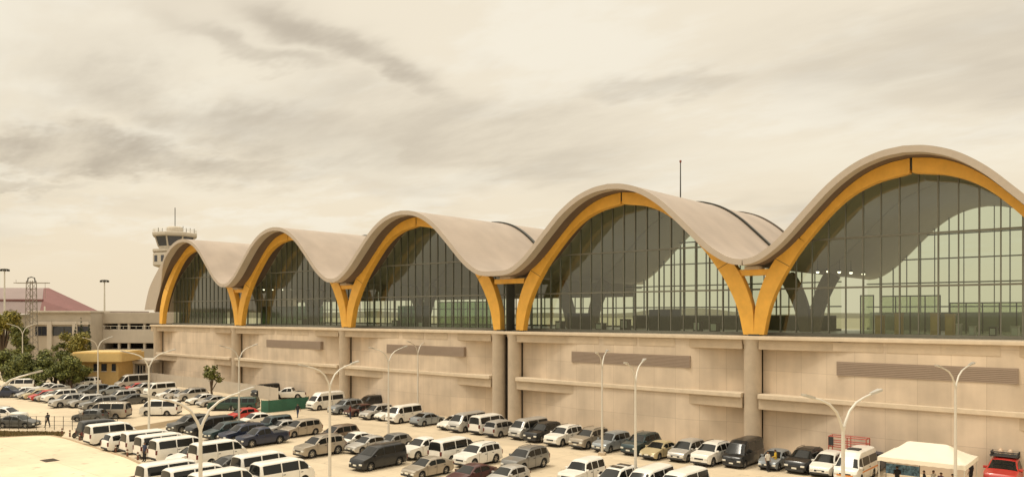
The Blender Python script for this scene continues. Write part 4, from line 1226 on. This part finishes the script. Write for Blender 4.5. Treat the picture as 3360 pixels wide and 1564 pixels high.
def person(pose, loc, rz, shirt, trousers, label, group=None):
    M = PM[pose]; o = share("person", M["body"], None); o.location = loc; o.rotation_euler = (0,0,R(rz)); tag(o, label, "person", group)
    share("hair", M["hair"], o); share("shirt", M["shirt"], o, CLOTH[shirt]); share("trousers", M["trousers"], o, CLOTH[trousers]); share("shoes", M["shoes"], o)
person("walk", gp(73,654), 200, "black", "black", "person in dark clothes walking by the wire fence at the left")
person("stand", gp(124,645.5), 120, "white", "grey", "person in a pale shirt standing left of the dark hatchback")
person("walk", gp(456,638.7), -60, "black", "darkblue", "person in dark clothes walking in front of the green fence")
person("stand", gp(536,640.5), 30, "maroon", "darkblue", "person in a maroon top by the small red sedan, left of another person")
person("lean", gp(552,639.5), 180, "black", "grey", "person in a black top by the small red sedan, right of another person")
person("stand", gp(1175.6,721.5), -20, "white", "black", "man in a white shirt and dark trousers in front of the small grey hatchback")
person("lean", gp(1187.5,719), 190, "yellow", "darkblue", "person in a bright yellow shirt beside the man in white")
person("stand", gp(221.6,706), -80, "darkblue", "black", "person in dark blue at the kerb below the tall lamp post")
for px, sh_, tr_, ps, lab in [(1366,"black","black","lean","person in black at the left end under the tent"),(1410,"black","darkblue","stand","person in a black top under the middle of the tent"),
                          (1421,"white","black","lean","person in a white top under the tent between two dark figures"),(1435,"purple","black","stand","person in a purple top under the right half of the tent"),(1452,"grey","black","lean","person in grey at the right end under the tent")]:
    person(ps, (tx0+(px-1343)/121*(tx1-tx0)*.93, ty0+.9+.5*((px//3) % 2), 0), random.uniform(0,360), sh_, tr_, lab, "people under the tent")
person("stand", gp(1487, 741), 160, "black", "black", "person in black between the tent and the red pickup")

# motorbike by the kerb
mbk = thing("motorcycle", "dark motorcycle parked at the kerb in front of the black van", "motorcycle", gp(122, 669), R(-70))
for x in (-.62,.62):
    w = MB(); vs = []
    for k in range(20):
        a = 2*math.pi*k/20
        for m_ in range(6):
            c = 2*math.pi*m_/6; rr = .25+.05*math.cos(c); vs.append((x+rr*math.cos(a), .05*math.sin(c), .30+rr*math.sin(a)))
    w.add(vs, [(k*6+m_, k*6+(m_+1)%6, ((k+1)%20)*6+(m_+1)%6, ((k+1)%20)*6+m_) for k in range(20) for m_ in range(6)])
    wh = w.build("wheel", tyre_m, mbk, 50)
    MB().tube([(x,-.03,.3),(x,.03,.3)], .2, 16).build("rim", rim_m, wh)
MB().tube([(.62,0,.3),(.45,0,.85),(.40,0,1.02)], .04, 8).build("fork", steel_dk, mbk)
MB().tube([(.40,-.33,1.04),(.43,0,1.02),(.40,.33,1.04)], .018, 6).build("handlebar", steel_dk, mbk)
MB().tube([(-.6,0,.5),(-.3,0,.45),(.1,0,.42),(.42,0,.8)], [.07,.14,.13,.06], 8).build("engine_frame", trim_m, mbk, 50)
MB().tube([(-.1,0,.78),(.1,0,.86),(.34,0,.84)], [.1,.15,.08], 10).build("fuel_tank", PAINT["maroon"], mbk, 50)
MB().tube([(-.75,0,.84),(-.5,0,.80),(-.12,0,.78)], [.06,.11,.09], 8).build("seat", trim_m, mbk, 50)
MB().lathe([(.02,.86),(.09,.88),(.09,.98),(.02,1.0)], (.52,0), 12).build("headlight", lamp_m, mbk, 50)

# ------------------------------------------------------------------ vegetation
bark = mat("bark", (.10,.07,.045), .9, var=.3, scale=3)
lf_dark = mat_leaf("leaf_dark", (.04,.055,.015), (.24,.25,.065)); lf_mid = mat_leaf("leaf_mid", (.05,.065,.015), (.20,.20,.045)); lf_yel = mat_leaf("leaf_yellow", (.10,.10,.018), (.36,.30,.065)); lf_cyp = mat_leaf("leaf_cypress", (.012,.025,.010), (.04,.06,.018))
def crown(clumps, n, size, m, root, rnd, flat=.8):
    mb = MB(); tot = sum(c[3]**2 for c in clumps)
    for cx_, cy_, cz_, cr_ in clumps:
        for k in range(int(n*cr_**2/tot)):
            d = Vector((rnd.gauss(0,1), rnd.gauss(0,1), rnd.gauss(0,1))).normalized()
            rr = cr_*(rnd.random()**.45)*(1+.22*math.sin(5*d.x+3*cz_)*math.sin(4*d.y+cx_))
            p = Vector((cx_+d.x*rr, cy_+d.y*rr, cz_+d.z*rr*flat))
            if p.z < .1: continue
            nrm = (d+Vector((rnd.gauss(0,.5), rnd.gauss(0,.5), rnd.gauss(0,.5)+.3))).normalized()
            a = nrm.orthogonal().normalized(); a.rotate(Matrix.Rotation(rnd.uniform(0,6.28), 3, nrm)); b_ = nrm.cross(a)
            s1 = size*rnd.uniform(.6,1.3); s2 = s1*rnd.uniform(.4,.65)
            mb.add([p-a*s1, p-b_*s2+nrm*s1*.1, p+a*s1, p+b_*s2+nrm*s1*.1], [(0,1,2,3)])
    return mb.build("crown", m, root)
def tree(px, s, h, w, label, m, seed, n=2600, size=.2, trunk=.3, name="broadleaf_tree", cat="tree", nclump=9, loc=None):
    rnd = random.Random(seed)
    p = loc if loc is not None else dp(px, s)
    t = thing(name, label, cat, p, rnd.uniform(0,6))
    cl = [(0,0,h*(trunk+1)/2, min(w,h)*.3)]
    lim = MB(); tr = MB(); zt = h*trunk
    pts = [(0,0,0), (.05*w*rnd.uniform(-1,1),.05*w*rnd.uniform(-1,1),zt*.6), (.08*w*rnd.uniform(-1,1), .08*w*rnd.uniform(-1,1), h*(trunk*.6+.35))]
    r0 = .03*h+.05
    tr.tube(pts, [r0, r0*.75, r0*.4], 8)
    for k in range(nclump):
        a = 2*math.pi*k/nclump+rnd.uniform(-.4,.4); q_ = rnd.uniform(.35,1)
        c = (math.cos(a)*w*.34*q_, math.sin(a)*w*.34*q_, lerp(h*trunk+.15*h, h*.88, rnd.random()), w*rnd.uniform(.13,.24))
        cl.append(c); lim.tube([pts[1], (c[0]*.5, c[1]*.5, lerp(pts[1][2], c[2], .6)), c[:3]], [r0*.45, r0*.3, r0*.12], 5)
    tr.build("trunk", bark, t, 50); lim.build("limbs", bark, t, 50)
    crown(cl, n, size, m, t, rnd)
    return t
tree(6, 7.2, 16.5, 8.0, "tall yellow-green tree at the left edge behind the dark shrubs", lf_yel, 11, 6000, .26, .4)
tree(30, 7.6, 12.0, 5.6, "mid green tree beside the lattice mast at the left", lf_mid, 12, 4000, .24, .3)
tree(14, 8.6, 7.4, 6.2, "dark shrub at the left edge of the shrub clump", lf_dark, 13, 4600, .22, .05, "shrub", "shrub", 10)
tree(50, 8.6, 7.0, 6.2, "dark shrub behind the white double lamp post at the left", lf_dark, 14, 4600, .22, .05, "shrub", "shrub", 10)
tree(80, 8.6, 7.0, 6.2, "dark shrub in the middle of the clump below the palm fronds", lf_dark, 15, 4600, .22, .05, "shrub", "shrub", 10)
tree(108, 8.8, 6.0, 5.4, "dark shrub at the right end of the clump beside the yellow canopy", lf_dark, 16, 4200, .22, .05, "shrub", "shrub", 10)
tree(66, 8.9, 4.6, 4.6, "low dark shrub at the front of the clump", lf_dark, 27, 1800, .18, .05, "shrub", "shrub", 8)
tree(32, 8.8, 6.6, 6.4, "dark shrub between the leftmost shrub and the lamp post", lf_dark, 28, 4200, .22, .05, "shrub", "shrub", 10)
tree(96, 8.7, 6.8, 6.0, "mid green shrub under the palm fronds", lf_mid, 29, 3600, .22, .05, "shrub", "shrub", 10)
tree(124, 8.6, 4.6, 4.4, "low dark shrub at the left corner of the yellow wall", lf_dark, 30, 2600, .2, .05, "shrub", "shrub", 8)
tree(120, 7.9, 10.2, 7.0, "yellow-green bushy tree in front of the grey office block", lf_yel, 17, 4800, .22, .25)
tree(98, 8.0, 8.2, 5.0, "olive green bush left of the yellow-green bushy tree", lf_mid, 18, 2200, .2, .2)
for px, h, lab, sd in [(115.5, 11.3, "short left cypress of the three by the office block", 21), (124, 12.6, "tall middle cypress of the three by the office block", 22), (136.5, 11.8, "slim right cypress of the three by the office block", 23)]:
    rnd = random.Random(sd); t = thing("cypress_tree", lab, "tree", dp(px, 7.4), 0, "cypress trees by the office block")
    MB().tube([(0,0,0),(0,0,h*.5),(0,0,h*.95)], [.16,.1,.03], 7).build("trunk", bark, t, 50)
    crown([(rnd.uniform(-.08,.08), rnd.uniform(-.08,.08), 1.2+k*(h-1.6)/14, (.72 if h > 12 else .5)*(1-(k/14)**2.2)+.1) for k in range(15)], 1900, .15, lf_cyp, t, rnd, 1.2)
# palm among the shrubs
pt = thing("palm_tree", "palm with arching fronds rising out of the dark shrubs", "palm", dp(86, 8.4)); rp_ = random.Random(5)
MB().tube([(0,0,0),(.1,0,2.5),(.05,.1,4.9)], [.2,.16,.13], 8).build("trunk", bark, pt, 50)
for k in range(16):
    a = 2*math.pi*k/16+rp_.uniform(-.15,.15); up = rp_.uniform(.4,1.3); fr = MB(); pv = Vector((.05,.1,4.9)); ln = rp_.uniform(1.9,2.6)
    d = Vector((math.cos(a), math.sin(a), 0)); sd_ = Vector((-d.y, d.x, 0)); spine = []
    for i in range(12):
        u = i/11; spine.append(pv + d*ln*u + Vector((0,0,up*u*1.6 - 1.9*u*u)))
    fr.tube(spine, [.03*(1-.7*i/11) for i in range(12)], 4)
    for i in range(1,12):
        lw = .5*math.sin(math.pi*min(1,.15+i/12.5))
        for sg in (1,-1):
            b0 = spine[i]; tip = b0 + sd_*sg*lw + d*.22 - Vector((0,0,.16)); fr.add([b0-d*.05, b0+d*.05, tip], [(0,1,2)])
    fr.build("frond", lf_mid, pt)
tree(325, 9.9, 5.4, 3.8, "small sparse tree standing behind the pale site fence before the podium", lf_mid, 31, 420, .26, .35, nclump=6)

# ------------------------------------------------------------------ buildings at the left
wall_g = mat("office_render", (.47, .41, .33), .85, var=.12, scale=.3); wall_w = mat("pale_render", (.56,.50,.42), .85, var=.1, scale=.3)
win_d = mat("office_glass", (.035,.04,.055), .12, spec=.8); red_roof = mat("red_roof_sheet", (.21,.092,.085), .7, var=.12, scale=.3); mauve = mat("mauve_roof", (.27,.205,.19), .7, var=.1, scale=.2)
def facing(px, s, label, name, cat): return thing(name, label, cat, dp(px, s), YAW)
s1 = 6.9
ob = facing(90, s1, "grey office block with dark ribbon windows behind the cypresses", "office_block", "building")
def q1(px): return (px-90)/s1
H1 = zh(479, s1)
MB().box(q1(46), q1(139), 0, 26, 0, H1).build("wall", wall_g, ob)
MB().box(q1(44), q1(140), -.5, 26.5, H1+.003, H1+.5, bev=.1).build("parapet", wall_g, ob)
MB().box(q1(46), q1(139), -.35, 0, zh(497,s1), zh(492,s1), bev=.05).build("ledge", wall_w, ob)
for a, c in ((55,74),(82,115),(117,137)):
    w = MB().box(q1(a), q1(c), -.12, .3, zh(513.5,s1), zh(499.5,s1)).build("window", win_d, ob)
    fr = MB(); n_ = max(2, int((c-a)/12))
    for k in range(n_+1):
        x = lerp(q1(a), q1(c), k/n_); fr.box(x-.06, x+.06, -.2, -.122, zh(513.5,s1), zh(499.5,s1))
    fr.build("frame", steel_dk, w)
for a in (77.5, 116): MB().box(q1(a)-.5, q1(a)+.5, -.55, -.02, 0, zh(492,s1)-.003).build("pillar", wall_w, ob)
MB().tube([(q1(60), 2, H1), (q1(60), 2, H1+1.5)], .15, 8).build("vent_pipe", galv, ob)
pk = facing(190, 6.7, "long grey multi-level parking block with dark open bands left of the terminal", "parking_block", "building")
s2 = 6.7
def q2(px): return (px-190)/s2
def z2(y): return zh(y, s2)
MB().box(q2(139), q2(262), 4.5, 30, 0, z2(480)).build("core", mat("interior_shade", (.03,.026,.024), .9), pk)  # core coloured near-black to imitate the shade inside the open decks
for a, c, nm_ in ((478, 495, "roof_parapet"), (504, 525, "parapet_wall"), (534, 551, "parapet_wall")):
    MB().box(q2(139), q2(262), 0, 31, z2(c), z2(a), bev=.08).build(nm_, wall_g if a != 504 else wall_w, pk)
MB().box(q2(148), q2(190), 3, 12, z2(478)+.003, z2(476.2)).build("roof_slab", mauve, pk)
for px in (140, 157, 181, 196, 220, 245): MB().box(q2(px)-.22, q2(px)+.22, .25, .8, 0, z2(495.5)-.003).build("pillar", wall_w, pk)
rr_ = MB()
for k in range(13):
    x = lerp(q2(141), q2(258), k/12); rr_.box(x-.04, x+.04, -.25, -.2, z2(503), z2(499))
rr_.box(q2(141), q2(258), -.27, -.19, z2(499.3), z2(498.6))
rr_.build("guard_rail", galv, pk)
# red hipped roof hall, farther back
s3 = 5.2
rh = facing(40, s3, "large hall with mauve and red hipped roof rising behind the office block", "hipped_roof_hall", "building")
def q3(px): return (px-40)/s3
def z3(y): return zh(y, s3)
MB().box(q3(-60), q3(112), 2, 14, 0, z3(482)).build("wall", wall_g, rh)
MB().add([(q3(-70), 0, z3(480)), (q3(60), 0, z3(480)), (q3(55), 3, z3(459.5)), (q3(-70), 3, z3(458))], [(0,1,2,3)]).add([(q3(-70), 3.2, z3(457)), (q3(55), 3.2, z3(458)), (q3(35), 10, z3(439)), (q3(-70), 10, z3(438.5))], [(0,1,2,3)]).build("front_roof", mauve, rh)
MB().add([(q3(124), 0, z3(479.5)), (q3(60), 0, z3(480)), (q3(55), 3, z3(459.5)), (q3(35), 10, z3(439)), (q3(37), 12, z3(438.5)), (q3(122), 12, z3(478))], [(0,1,2),(0,2,3),(0,3,4,5)]).build("side_roof", red_roof, rh)
MB().box(q3(-70), q3(56), 2.6, 3.3, z3(460.5), z3(457.5)).build("roof_step", red_roof, rh)
# yellow pavilion
s4 = 8.4
yb = facing(155, s4, "low yellow building with a rounded flat yellow canopy", "yellow_building", "building")
def q4(px): return (px-155)/s4
def z4(y): return zh(y, s4)
yel = mat("yellow_paint", (.68,.49,.20), .6, var=.08); yel2 = mat("yellow_wall", (.56,.39,.16), .7, var=.1)
MB().box(q4(118), q4(178), .8, 7, 0, z4(553)-.003).build("wall", yel2, yb)
def rr(x0, x1, y0, y1, r_):
    pts = []
    for cx_, cy_, a0 in ((x1-r_, y1-r_, 0), (x0+r_, y1-r_, 90), (x0+r_, y0+r_, 180), (x1-r_, y0+r_, 270)):
        for k in range(6): a = R(a0+k*18); pts.append((cx_+r_*math.cos(a), cy_+r_*math.sin(a)))
    return pts
MB().prism(rr(q4(110), q4(190), -1.0, 8, .45), z4(553), z4(540.5)).build("canopy", yel, yb, 30)
MB().prism(rr(q4(113), q4(187), -.6, 7.6, .4), z4(540.5)+.003, z4(538.5)).build("canopy_top", yel, yb, 30)
for a, c in ((140,146),(168,174),(152,160)):
    w = MB().box(q4(a), q4(c), .7, 1, z4(568), z4(557)).build("window", win_d, yb)
    MB().box(q4(a)-.08, q4(c)+.08, .62, .698, z4(569.2), z4(568.05)).build("sill", wall_w, w)
# glazed entrance shed beside it
s5 = 8.0
eb = facing(205, s5, "low grey entrance building with glazed front between the yellow canopy and the terminal", "entrance_building", "building")
def q5(px): return (px-205)/s5
def z5(y): return zh(y, s5)
MB().box(q5(176), q5(232), .4, 7, 0, z5(556)).build("wall", wall_g, eb)
MB().box(q5(174), q5(234), -1, 7.5, z5(556)+.003, z5(551), bev=.08).build("canopy", wall_w, eb)
for a, c in ((181,190),(193,206),(209,222)):
    w = MB().box(q5(a), q5(c), .3, .6, .2, z5(559)).build("window", win_d, eb)
    fr = MB()
    for k in range(4):
        x = lerp(q5(a), q5(c), k/3); fr.box(x-.05, x+.05, .22, .298, .2, z5(559))
    fr.build("frame", galv, w)
for px in (178, 207.5, 228): MB().box(q5(px)-.15, q5(px)+.15, -.8, -.5, 0, z5(556)).build("pillar", wall_w, eb)

# ------------------------------------------------------------------ control tower
s6 = 5.1
ct = facing(268, s6, "pale airport control tower with dark-glazed cab and antennas behind the leftmost vault", "control_tower", "tower")
def z6(y): return zh(y, s6)
tow = mat("tower_concrete", (.56,.50,.41), .8, var=.08, scale=.3)
def octa(r0, z0, r1, z1, n=8): return [(r0, z0), (r1, z1)]
MB().lathe([(3.3,0),(3.3,z6(408))], n=8).build("shaft", tow, ct)
MB().lathe([(4.2,z6(411)),(6.4,z6(407)),(6.4,z6(390)),(5.9,z6(386.5))], n=8).build("lower_gallery", tow, ct)
for k in range(8):
    a = 2*math.pi*(k+.5)/8; d = Vector((math.cos(a), math.sin(a), 0)); sd_ = Vector((-d.y, d.x, 0))
    for off in (-1.3, 1.3):
        c = d*5.93 + sd_*off; w = MB()
        w.add([tuple(c-sd_*.6+Vector((0,0,z6(402)))), tuple(c+sd_*.6+Vector((0,0,z6(402)))), tuple(c+sd_*.6+Vector((0,0,z6(392.5)))), tuple(c-sd_*.6+Vector((0,0,z6(392.5))))], [(0,1,2,3)])
        w.build("window", win_d, ct)
MB().lathe([(6.5,z6(386.5)+.003),(6.5,z6(383)),(5.0,z6(382.9))], n=8).build("walkway", tow, ct)
MB().lathe([(4.7,z6(383)),(4.8,z6(378))], n=8).build("cab_base", tow, ct)
MB().lathe([(4.8,z6(378)+.003),(5.7,z6(363.5))], n=8).build("cab_glass", win_d, ct)
fr = MB()
for k in range(8):
    a = 2*math.pi*k/8; fr.bar((4.85*math.cos(a),4.85*math.sin(a),z6(378)), (5.75*math.cos(a),5.75*math.sin(a),z6(363.5)), .35)
fr.build("cab_mullions", tow, ct)
MB().lathe([(6.3,z6(363.5)+.003),(6.6,z6(361.5)),(6.6,z6(358)),(6.0,z6(357))], n=8).build("cab_roof", tow, ct)
MB().lathe([(2.3,z6(357)+.003),(2.3,z6(349)),(1.8,z6(347))], n=14).build("roof_drum", tow, ct, 30)
ra_ = MB()
for k in range(16):
    a = 2*math.pi*k/16; p = (6.0*math.cos(a), 6.0*math.sin(a)); ra_.tube([(p[0],p[1],z6(357)),(p[0],p[1],z6(352.5))], .05, 4)
for z in (z6(354.7), z6(352.5)): ra_.tube([(6.0*math.cos(2*math.pi*k/16), 6.0*math.sin(2*math.pi*k/16), z) for k in range(17)], .05, 4)
ra_.build("railing", galv, ct)
for px, py in ((268,318),(247,349),(279,346),(284,349),(290,349),(241,348),(296,350)):
    x = (px-268)/s6; MB().tube([(x, 0 if abs(x)<.5 else .6, z6(357)), (x, 0 if abs(x)<.5 else .6, z6(py))], .09 if py > 330 else .12, 5).build("antenna", steel_dk, ct)

# masts
def flood_mast(px, s, ytop, label, head=True):
    t = facing(px, s, label, "floodlight_mast", "mast"); h = zh(ytop, s)
    MB().tube([(0,0,0),(0,0,h*.5),(0,0,h)], [.35,.27,.16], 10).build("pole", galv, t, 40)
    if head:
        MB().lathe([(.9,h-.3),(.9,h-.1)], n=12).build("ring", steel_dk, t)
        for k in range(6):
            a = 2*math.pi*k/6; c = (1.0*math.cos(a), 1.0*math.sin(a))
            MB().box(c[0]-.3, c[0]+.3, c[1]-.25, c[1]+.25, h-.75, h-.2, bev=.06).build("floodlight", steel_dk, t)
flood_mast(160, 5.2, 428, "tall floodlight mast rising behind the parking block")
flood_mast(7, 5.4, 411, "thin floodlight mast at the left edge behind the hipped roof")
am = facing(1042, 8.6, "slender mast rising above the roof valley right of the fourth vault", "apron_mast", "mast")
hm = zh(246, 8.6)
MB().tube([(0,0,0),(0,0,hm*.6),(0,0,hm-.4)], [.22,.16,.09], 8).build("pole", steel_dk, am, 40)
MB().lathe([(.12,hm-.4),(.2,hm-.2),(.2,hm),(.05,hm+.1)], n=10).build("beacon", mat("beacon_red", (.25,.07,.04), .4), am)
# lattice mast with crossarm
s7 = 7.3
lm = facing(48, s7, "grey lattice steel mast with a wide crossarm beside the hipped roof", "lattice_mast", "mast")
lt = MB(); wd = .85; Ht = zh(424, s7); nb = 14
for a in ((-1,-1),(1,-1),(1,1),(-1,1)): lt.bar((a[0]*wd*1.15,a[1]*wd*1.15,0), (a[0]*wd*.75,a[1]*wd*.75,Ht-.8), .13)
for k in range(nb):
    z0, z1 = Ht*k/nb*.95, Ht*(k+1)/nb*.95; w0, w1 = lerp(wd*1.15, wd*.75, k/nb), lerp(wd*1.15, wd*.75, (k+1)/nb)
    C4 = ((-1,-1),(1,-1),(1,1),(-1,1))
    for i in range(4):
        p, q_ = C4[i], C4[(i+1)%4]
        lt.bar((p[0]*w0,p[1]*w0,z0), (q_[0]*w1,q_[1]*w1,z1), .07); lt.bar((p[0]*w1,p[1]*w1,z1), (q_[0]*w1,q_[1]*w1,z1), .07)
lt.build("lattice", mat("grey_lattice", (.24,.21,.17), .6), lm)
z7 = zh(433, s7)
MB().tube([(-wd*.95,0,Ht-1.1),(-wd*.8,0,Ht-.2),(0,0,Ht),(wd*.8,0,Ht-.2),(wd*.95,0,Ht-1.1)], .12, 6).build("top_hoop", steel_dk, lm)
ca = MB(); ca.bar((-3.4,-.5,z7),(3.6,-.5,z7),.12); ca.bar((-3.4,.5,z7),(3.6,.5,z7),.12)
for x in (-3.4,-2,2,3.6): ca.bar((x,-.5,z7),(x,.5,z7),.1)
ca.bar((2.9,0,z7-.1),(2.9,0,z7-3.2),.06); ca.bar((-3.2,0,z7),(-3.2,0,z7+.7),.06)
ca.build("crossarm", mat("grey_lattice", (.24,.21,.17), .6), lm)

# distant hills / tree line on the horizon
hl = MB(); rh_ = random.Random(9); n_ = 160; vs = []
for k in range(n_+1):
    a = YAW+math.pi/2 + lerp(-1.4, 1.4, k/n_); rr_h = 2600
    h = 16 + 10*math.sin(k*.21)+7*math.sin(k*.57+1)+rh_.uniform(-1.5,1.5)
    vs += [(CAM_X+rr_h*math.cos(a), CAM_Y+rr_h*math.sin(a), -1), (CAM_X+rr_h*math.cos(a), CAM_Y+rr_h*math.sin(a), max(4,h)), (CAM_X+(rr_h+300)*math.cos(a), CAM_Y+(rr_h+300)*math.sin(a), -1)]
hl.add(vs, [f_ for k in range(n_) for f_ in ((3*k,3*k+3,3*k+4,3*k+1),(3*k+1,3*k+4,3*k+5,3*k+2))])
struct("hills", hl, mat("hazy_hills", (.36,.33,.26), .95, var=.12, scale=.004), 40)

# ------------------------------------------------------------------ sky and sun
SUN_EL, SUN_AZ = R(64), R(222)      # azimuth measured clockwise from +Y
w = bpy.data.worlds.new("World"); scene.world = w; w.use_nodes = True
nt = w.node_tree; nt.nodes.clear(); L = nt.links.new
out = nt.nodes.new("ShaderNodeOutputWorld"); bg = nt.nodes.new("ShaderNodeBackground"); bg.inputs[1].default_value = .1
sky = nt.nodes.new("ShaderNodeTexSky"); sky.sky_type = 'NISHITA'; sky.sun_disc = False
sky.sun_elevation = SUN_EL; sky.sun_rotation = SUN_AZ; sky.dust_density = 4; sky.air_density = 1.5
tc = nt.nodes.new("ShaderNodeTexCoord"); sp = nt.nodes.new("ShaderNodeSeparateXYZ"); L(tc.outputs["Generated"], sp.inputs[0])
def math_(op, a, b=None, c=None, clamp=False):
    n = nt.nodes.new("ShaderNodeMath"); n.operation = op; n.use_clamp = clamp
    for i, v in enumerate((a, b, c)):
        if v is None: continue
        if isinstance(v, (int, float)): n.inputs[i].default_value = v
        else: L(v, n.inputs[i])
    return n.outputs[0]
zc = math_('MAXIMUM', sp.outputs["Z"], 0.0)
den = math_('ADD', zc, .11)
cb = nt.nodes.new("ShaderNodeCombineXYZ")
L(math_('DIVIDE', sp.outputs["X"], den), cb.inputs[0]); L(math_('DIVIDE', sp.outputs["Y"], den), cb.inputs[1])
def cloud(scale, detail, rough, loc, rot, sc):
    mp = nt.nodes.new("ShaderNodeMapping"); mp.inputs["Location"].default_value = loc; mp.inputs["Rotation"].default_value = (0,0,rot); mp.inputs["Scale"].default_value = sc
    L(cb.outputs[0], mp.inputs[0]); n = nt.nodes.new("ShaderNodeTexNoise"); n.inputs["Scale"].default_value = scale; n.inputs["Detail"].default_value = detail
    n.inputs["Roughness"].default_value = rough; n.inputs["Distortion"].default_value = 0
    L(mp.outputs[0], n.inputs["Vector"]); return n.outputs["Fac"]
def ramp(src, a, b, lo=0.0, hi=1.0):
    r = nt.nodes.new("ShaderNodeMapRange"); r.interpolation_type = 'SMOOTHSTEP'
    r.inputs["From Min"].default_value = a; r.inputs["From Max"].default_value = b; r.inputs["To Min"].default_value = lo; r.inputs["To Max"].default_value = hi
    L(src, r.inputs["Value"]); return r.outputs[0]
big = cloud(.55, 4, .58, (3.1, 1.7, 0), .3, (1, 1.0, 1))
puff = cloud(1.5, 5, .62, (7.7, -2.2, 0), .5, (.8, 1.2, 1))
fade = ramp(zc, .035, .13)
mask = ramp(big, .47, .68)
mask = math_('MULTIPLY', mask, fade)
def mixc(fac, a, b):
    m = nt.nodes.new("ShaderNodeMix"); m.data_type = 'RGBA'
    if isinstance(fac, float): m.inputs["Factor"].default_value = fac
    else: L(fac, m.inputs["Factor"])
    for k, v in ((6, a), (7, b)):
        if isinstance(v, tuple): m.inputs[k].default_value = (*v, 1)
        else: L(v, m.inputs[k])
    return m.outputs[2]
base = mixc(ramp(zc, 0.0, .26), (9.3, 7.9, 5.8), (9.4, 8.35, 6.55))
col = mixc(math_('MULTIPLY', ramp(puff, .47, .62, 0, .8), fade), base, (9.9, 9.1, 7.5))
col = mixc(math_('MULTIPLY', mask, .55), col, (5.8, 4.95, 3.85))
az = math_('ARCTAN2', sp.outputs["X"], sp.outputs["Y"]); el = math_('ARCSINE', sp.outputs["Z"])
def signed(src, k): return math_('MULTIPLY', math_('SUBTRACT', src, .5), k)
wa = signed(big, .34); we = signed(cloud(1.3, 5, .62, (5.5, .7, 0), .5, (.7, 1.3, 1)), .17)
az = math_('ADD', az, wa); el = math_('ADD', el, we)
tex = ramp(cloud(2.2, 5, .62, (1.5, 3.3, 0), .55, (.6, 1.5, 1)), .28, .68, .35, 1.0)
def bank(x, y, hw_, hh, slope):
    a0, e0 = -YAW + math.atan((x-784)/F_PX), math.atan((HZ-y)/F_PX)
    kx, ky = F_PX/hw_, F_PX/hh
    da = math_('MULTIPLY_ADD', az, kx, -a0*kx)
    de = math_('MULTIPLY_ADD', az, slope*ky, math_('MULTIPLY_ADD', el, ky, -(e0+a0*slope)*ky))
    q = math_('MULTIPLY_ADD', da, da, math_('MULTIPLY', de, de))
    return math_('DIVIDE', 1.0, math_('MULTIPLY_ADD', q, q, 1.0))
def total(lst):
    acc = None
    for x, y, w_, h_, sl_, st in lst:
        v = math_('MULTIPLY', bank(x, y, w_, h_, sl_), st); acc = v if acc is None else math_('MAXIMUM', acc, v)
    return acc
bright = total([(150,140,260,60,0,.9), (600,255,160,26,.15,.8), (1250,262,330,28,.05,.9), (1385,165,60,22,0,.8), (250,310,200,20,0,.6)])
col = mixc(math_('MULTIPLY', bright, math_('MULTIPLY', tex, .85)), col, (10.0, 9.1, 7.3))
darkb = total([(60,265,330,24,0,1.0), (540,95,150,26,.42,.95), (400,108,110,15,.15,.7), (370,205,260,38,.12,.75), (720,205,250,50,.12,.6), (1000,142,150,20,-.15,.6), (1440,120,260,50,0,.45), (10,312,80,12,0,.7), (1800,180,300,40,0,.5)])
col = mixc(math_('MULTIPLY', darkb, tex), col, (5.5, 4.7, 3.6))
zen = nt.nodes.new("ShaderNodeVectorMath"); zen.operation = 'SCALE'; L(col, zen.inputs[0]); L(ramp(zc, .38, .95, 1.0, 1.9), zen.inputs["Scale"])
fin = mixc(.92, sky.outputs[0], zen.outputs[0])
L(fin, bg.inputs[0]); L(bg.outputs[0], out.inputs[0])

sd = bpy.data.lights.new("sun", 'SUN'); sd.energy = 1.75; sd.angle = R(12); sd.color = (1, .92, .78)
so = bpy.data.objects.new("sun", sd); C.objects.link(so); so.location = (0, -40, 60)
dvec = Vector((math.sin(SUN_AZ)*math.cos(SUN_EL), math.cos(SUN_AZ)*math.cos(SUN_EL), math.sin(SUN_EL)))
so.rotation_euler = dvec.to_track_quat('Z', 'Y').to_euler()

scene.render.engine = 'CYCLES'
scene.cycles.max_bounces = 8; scene.cycles.transparent_max_bounces = 16; scene.cycles.diffuse_bounces = 3
scene.cycles.caustics_reflective = False; scene.cycles.caustics_refractive = False
scene.view_settings.view_transform = 'Standard'; scene.view_settings.look = 'None'; scene.view_settings.exposure = 0
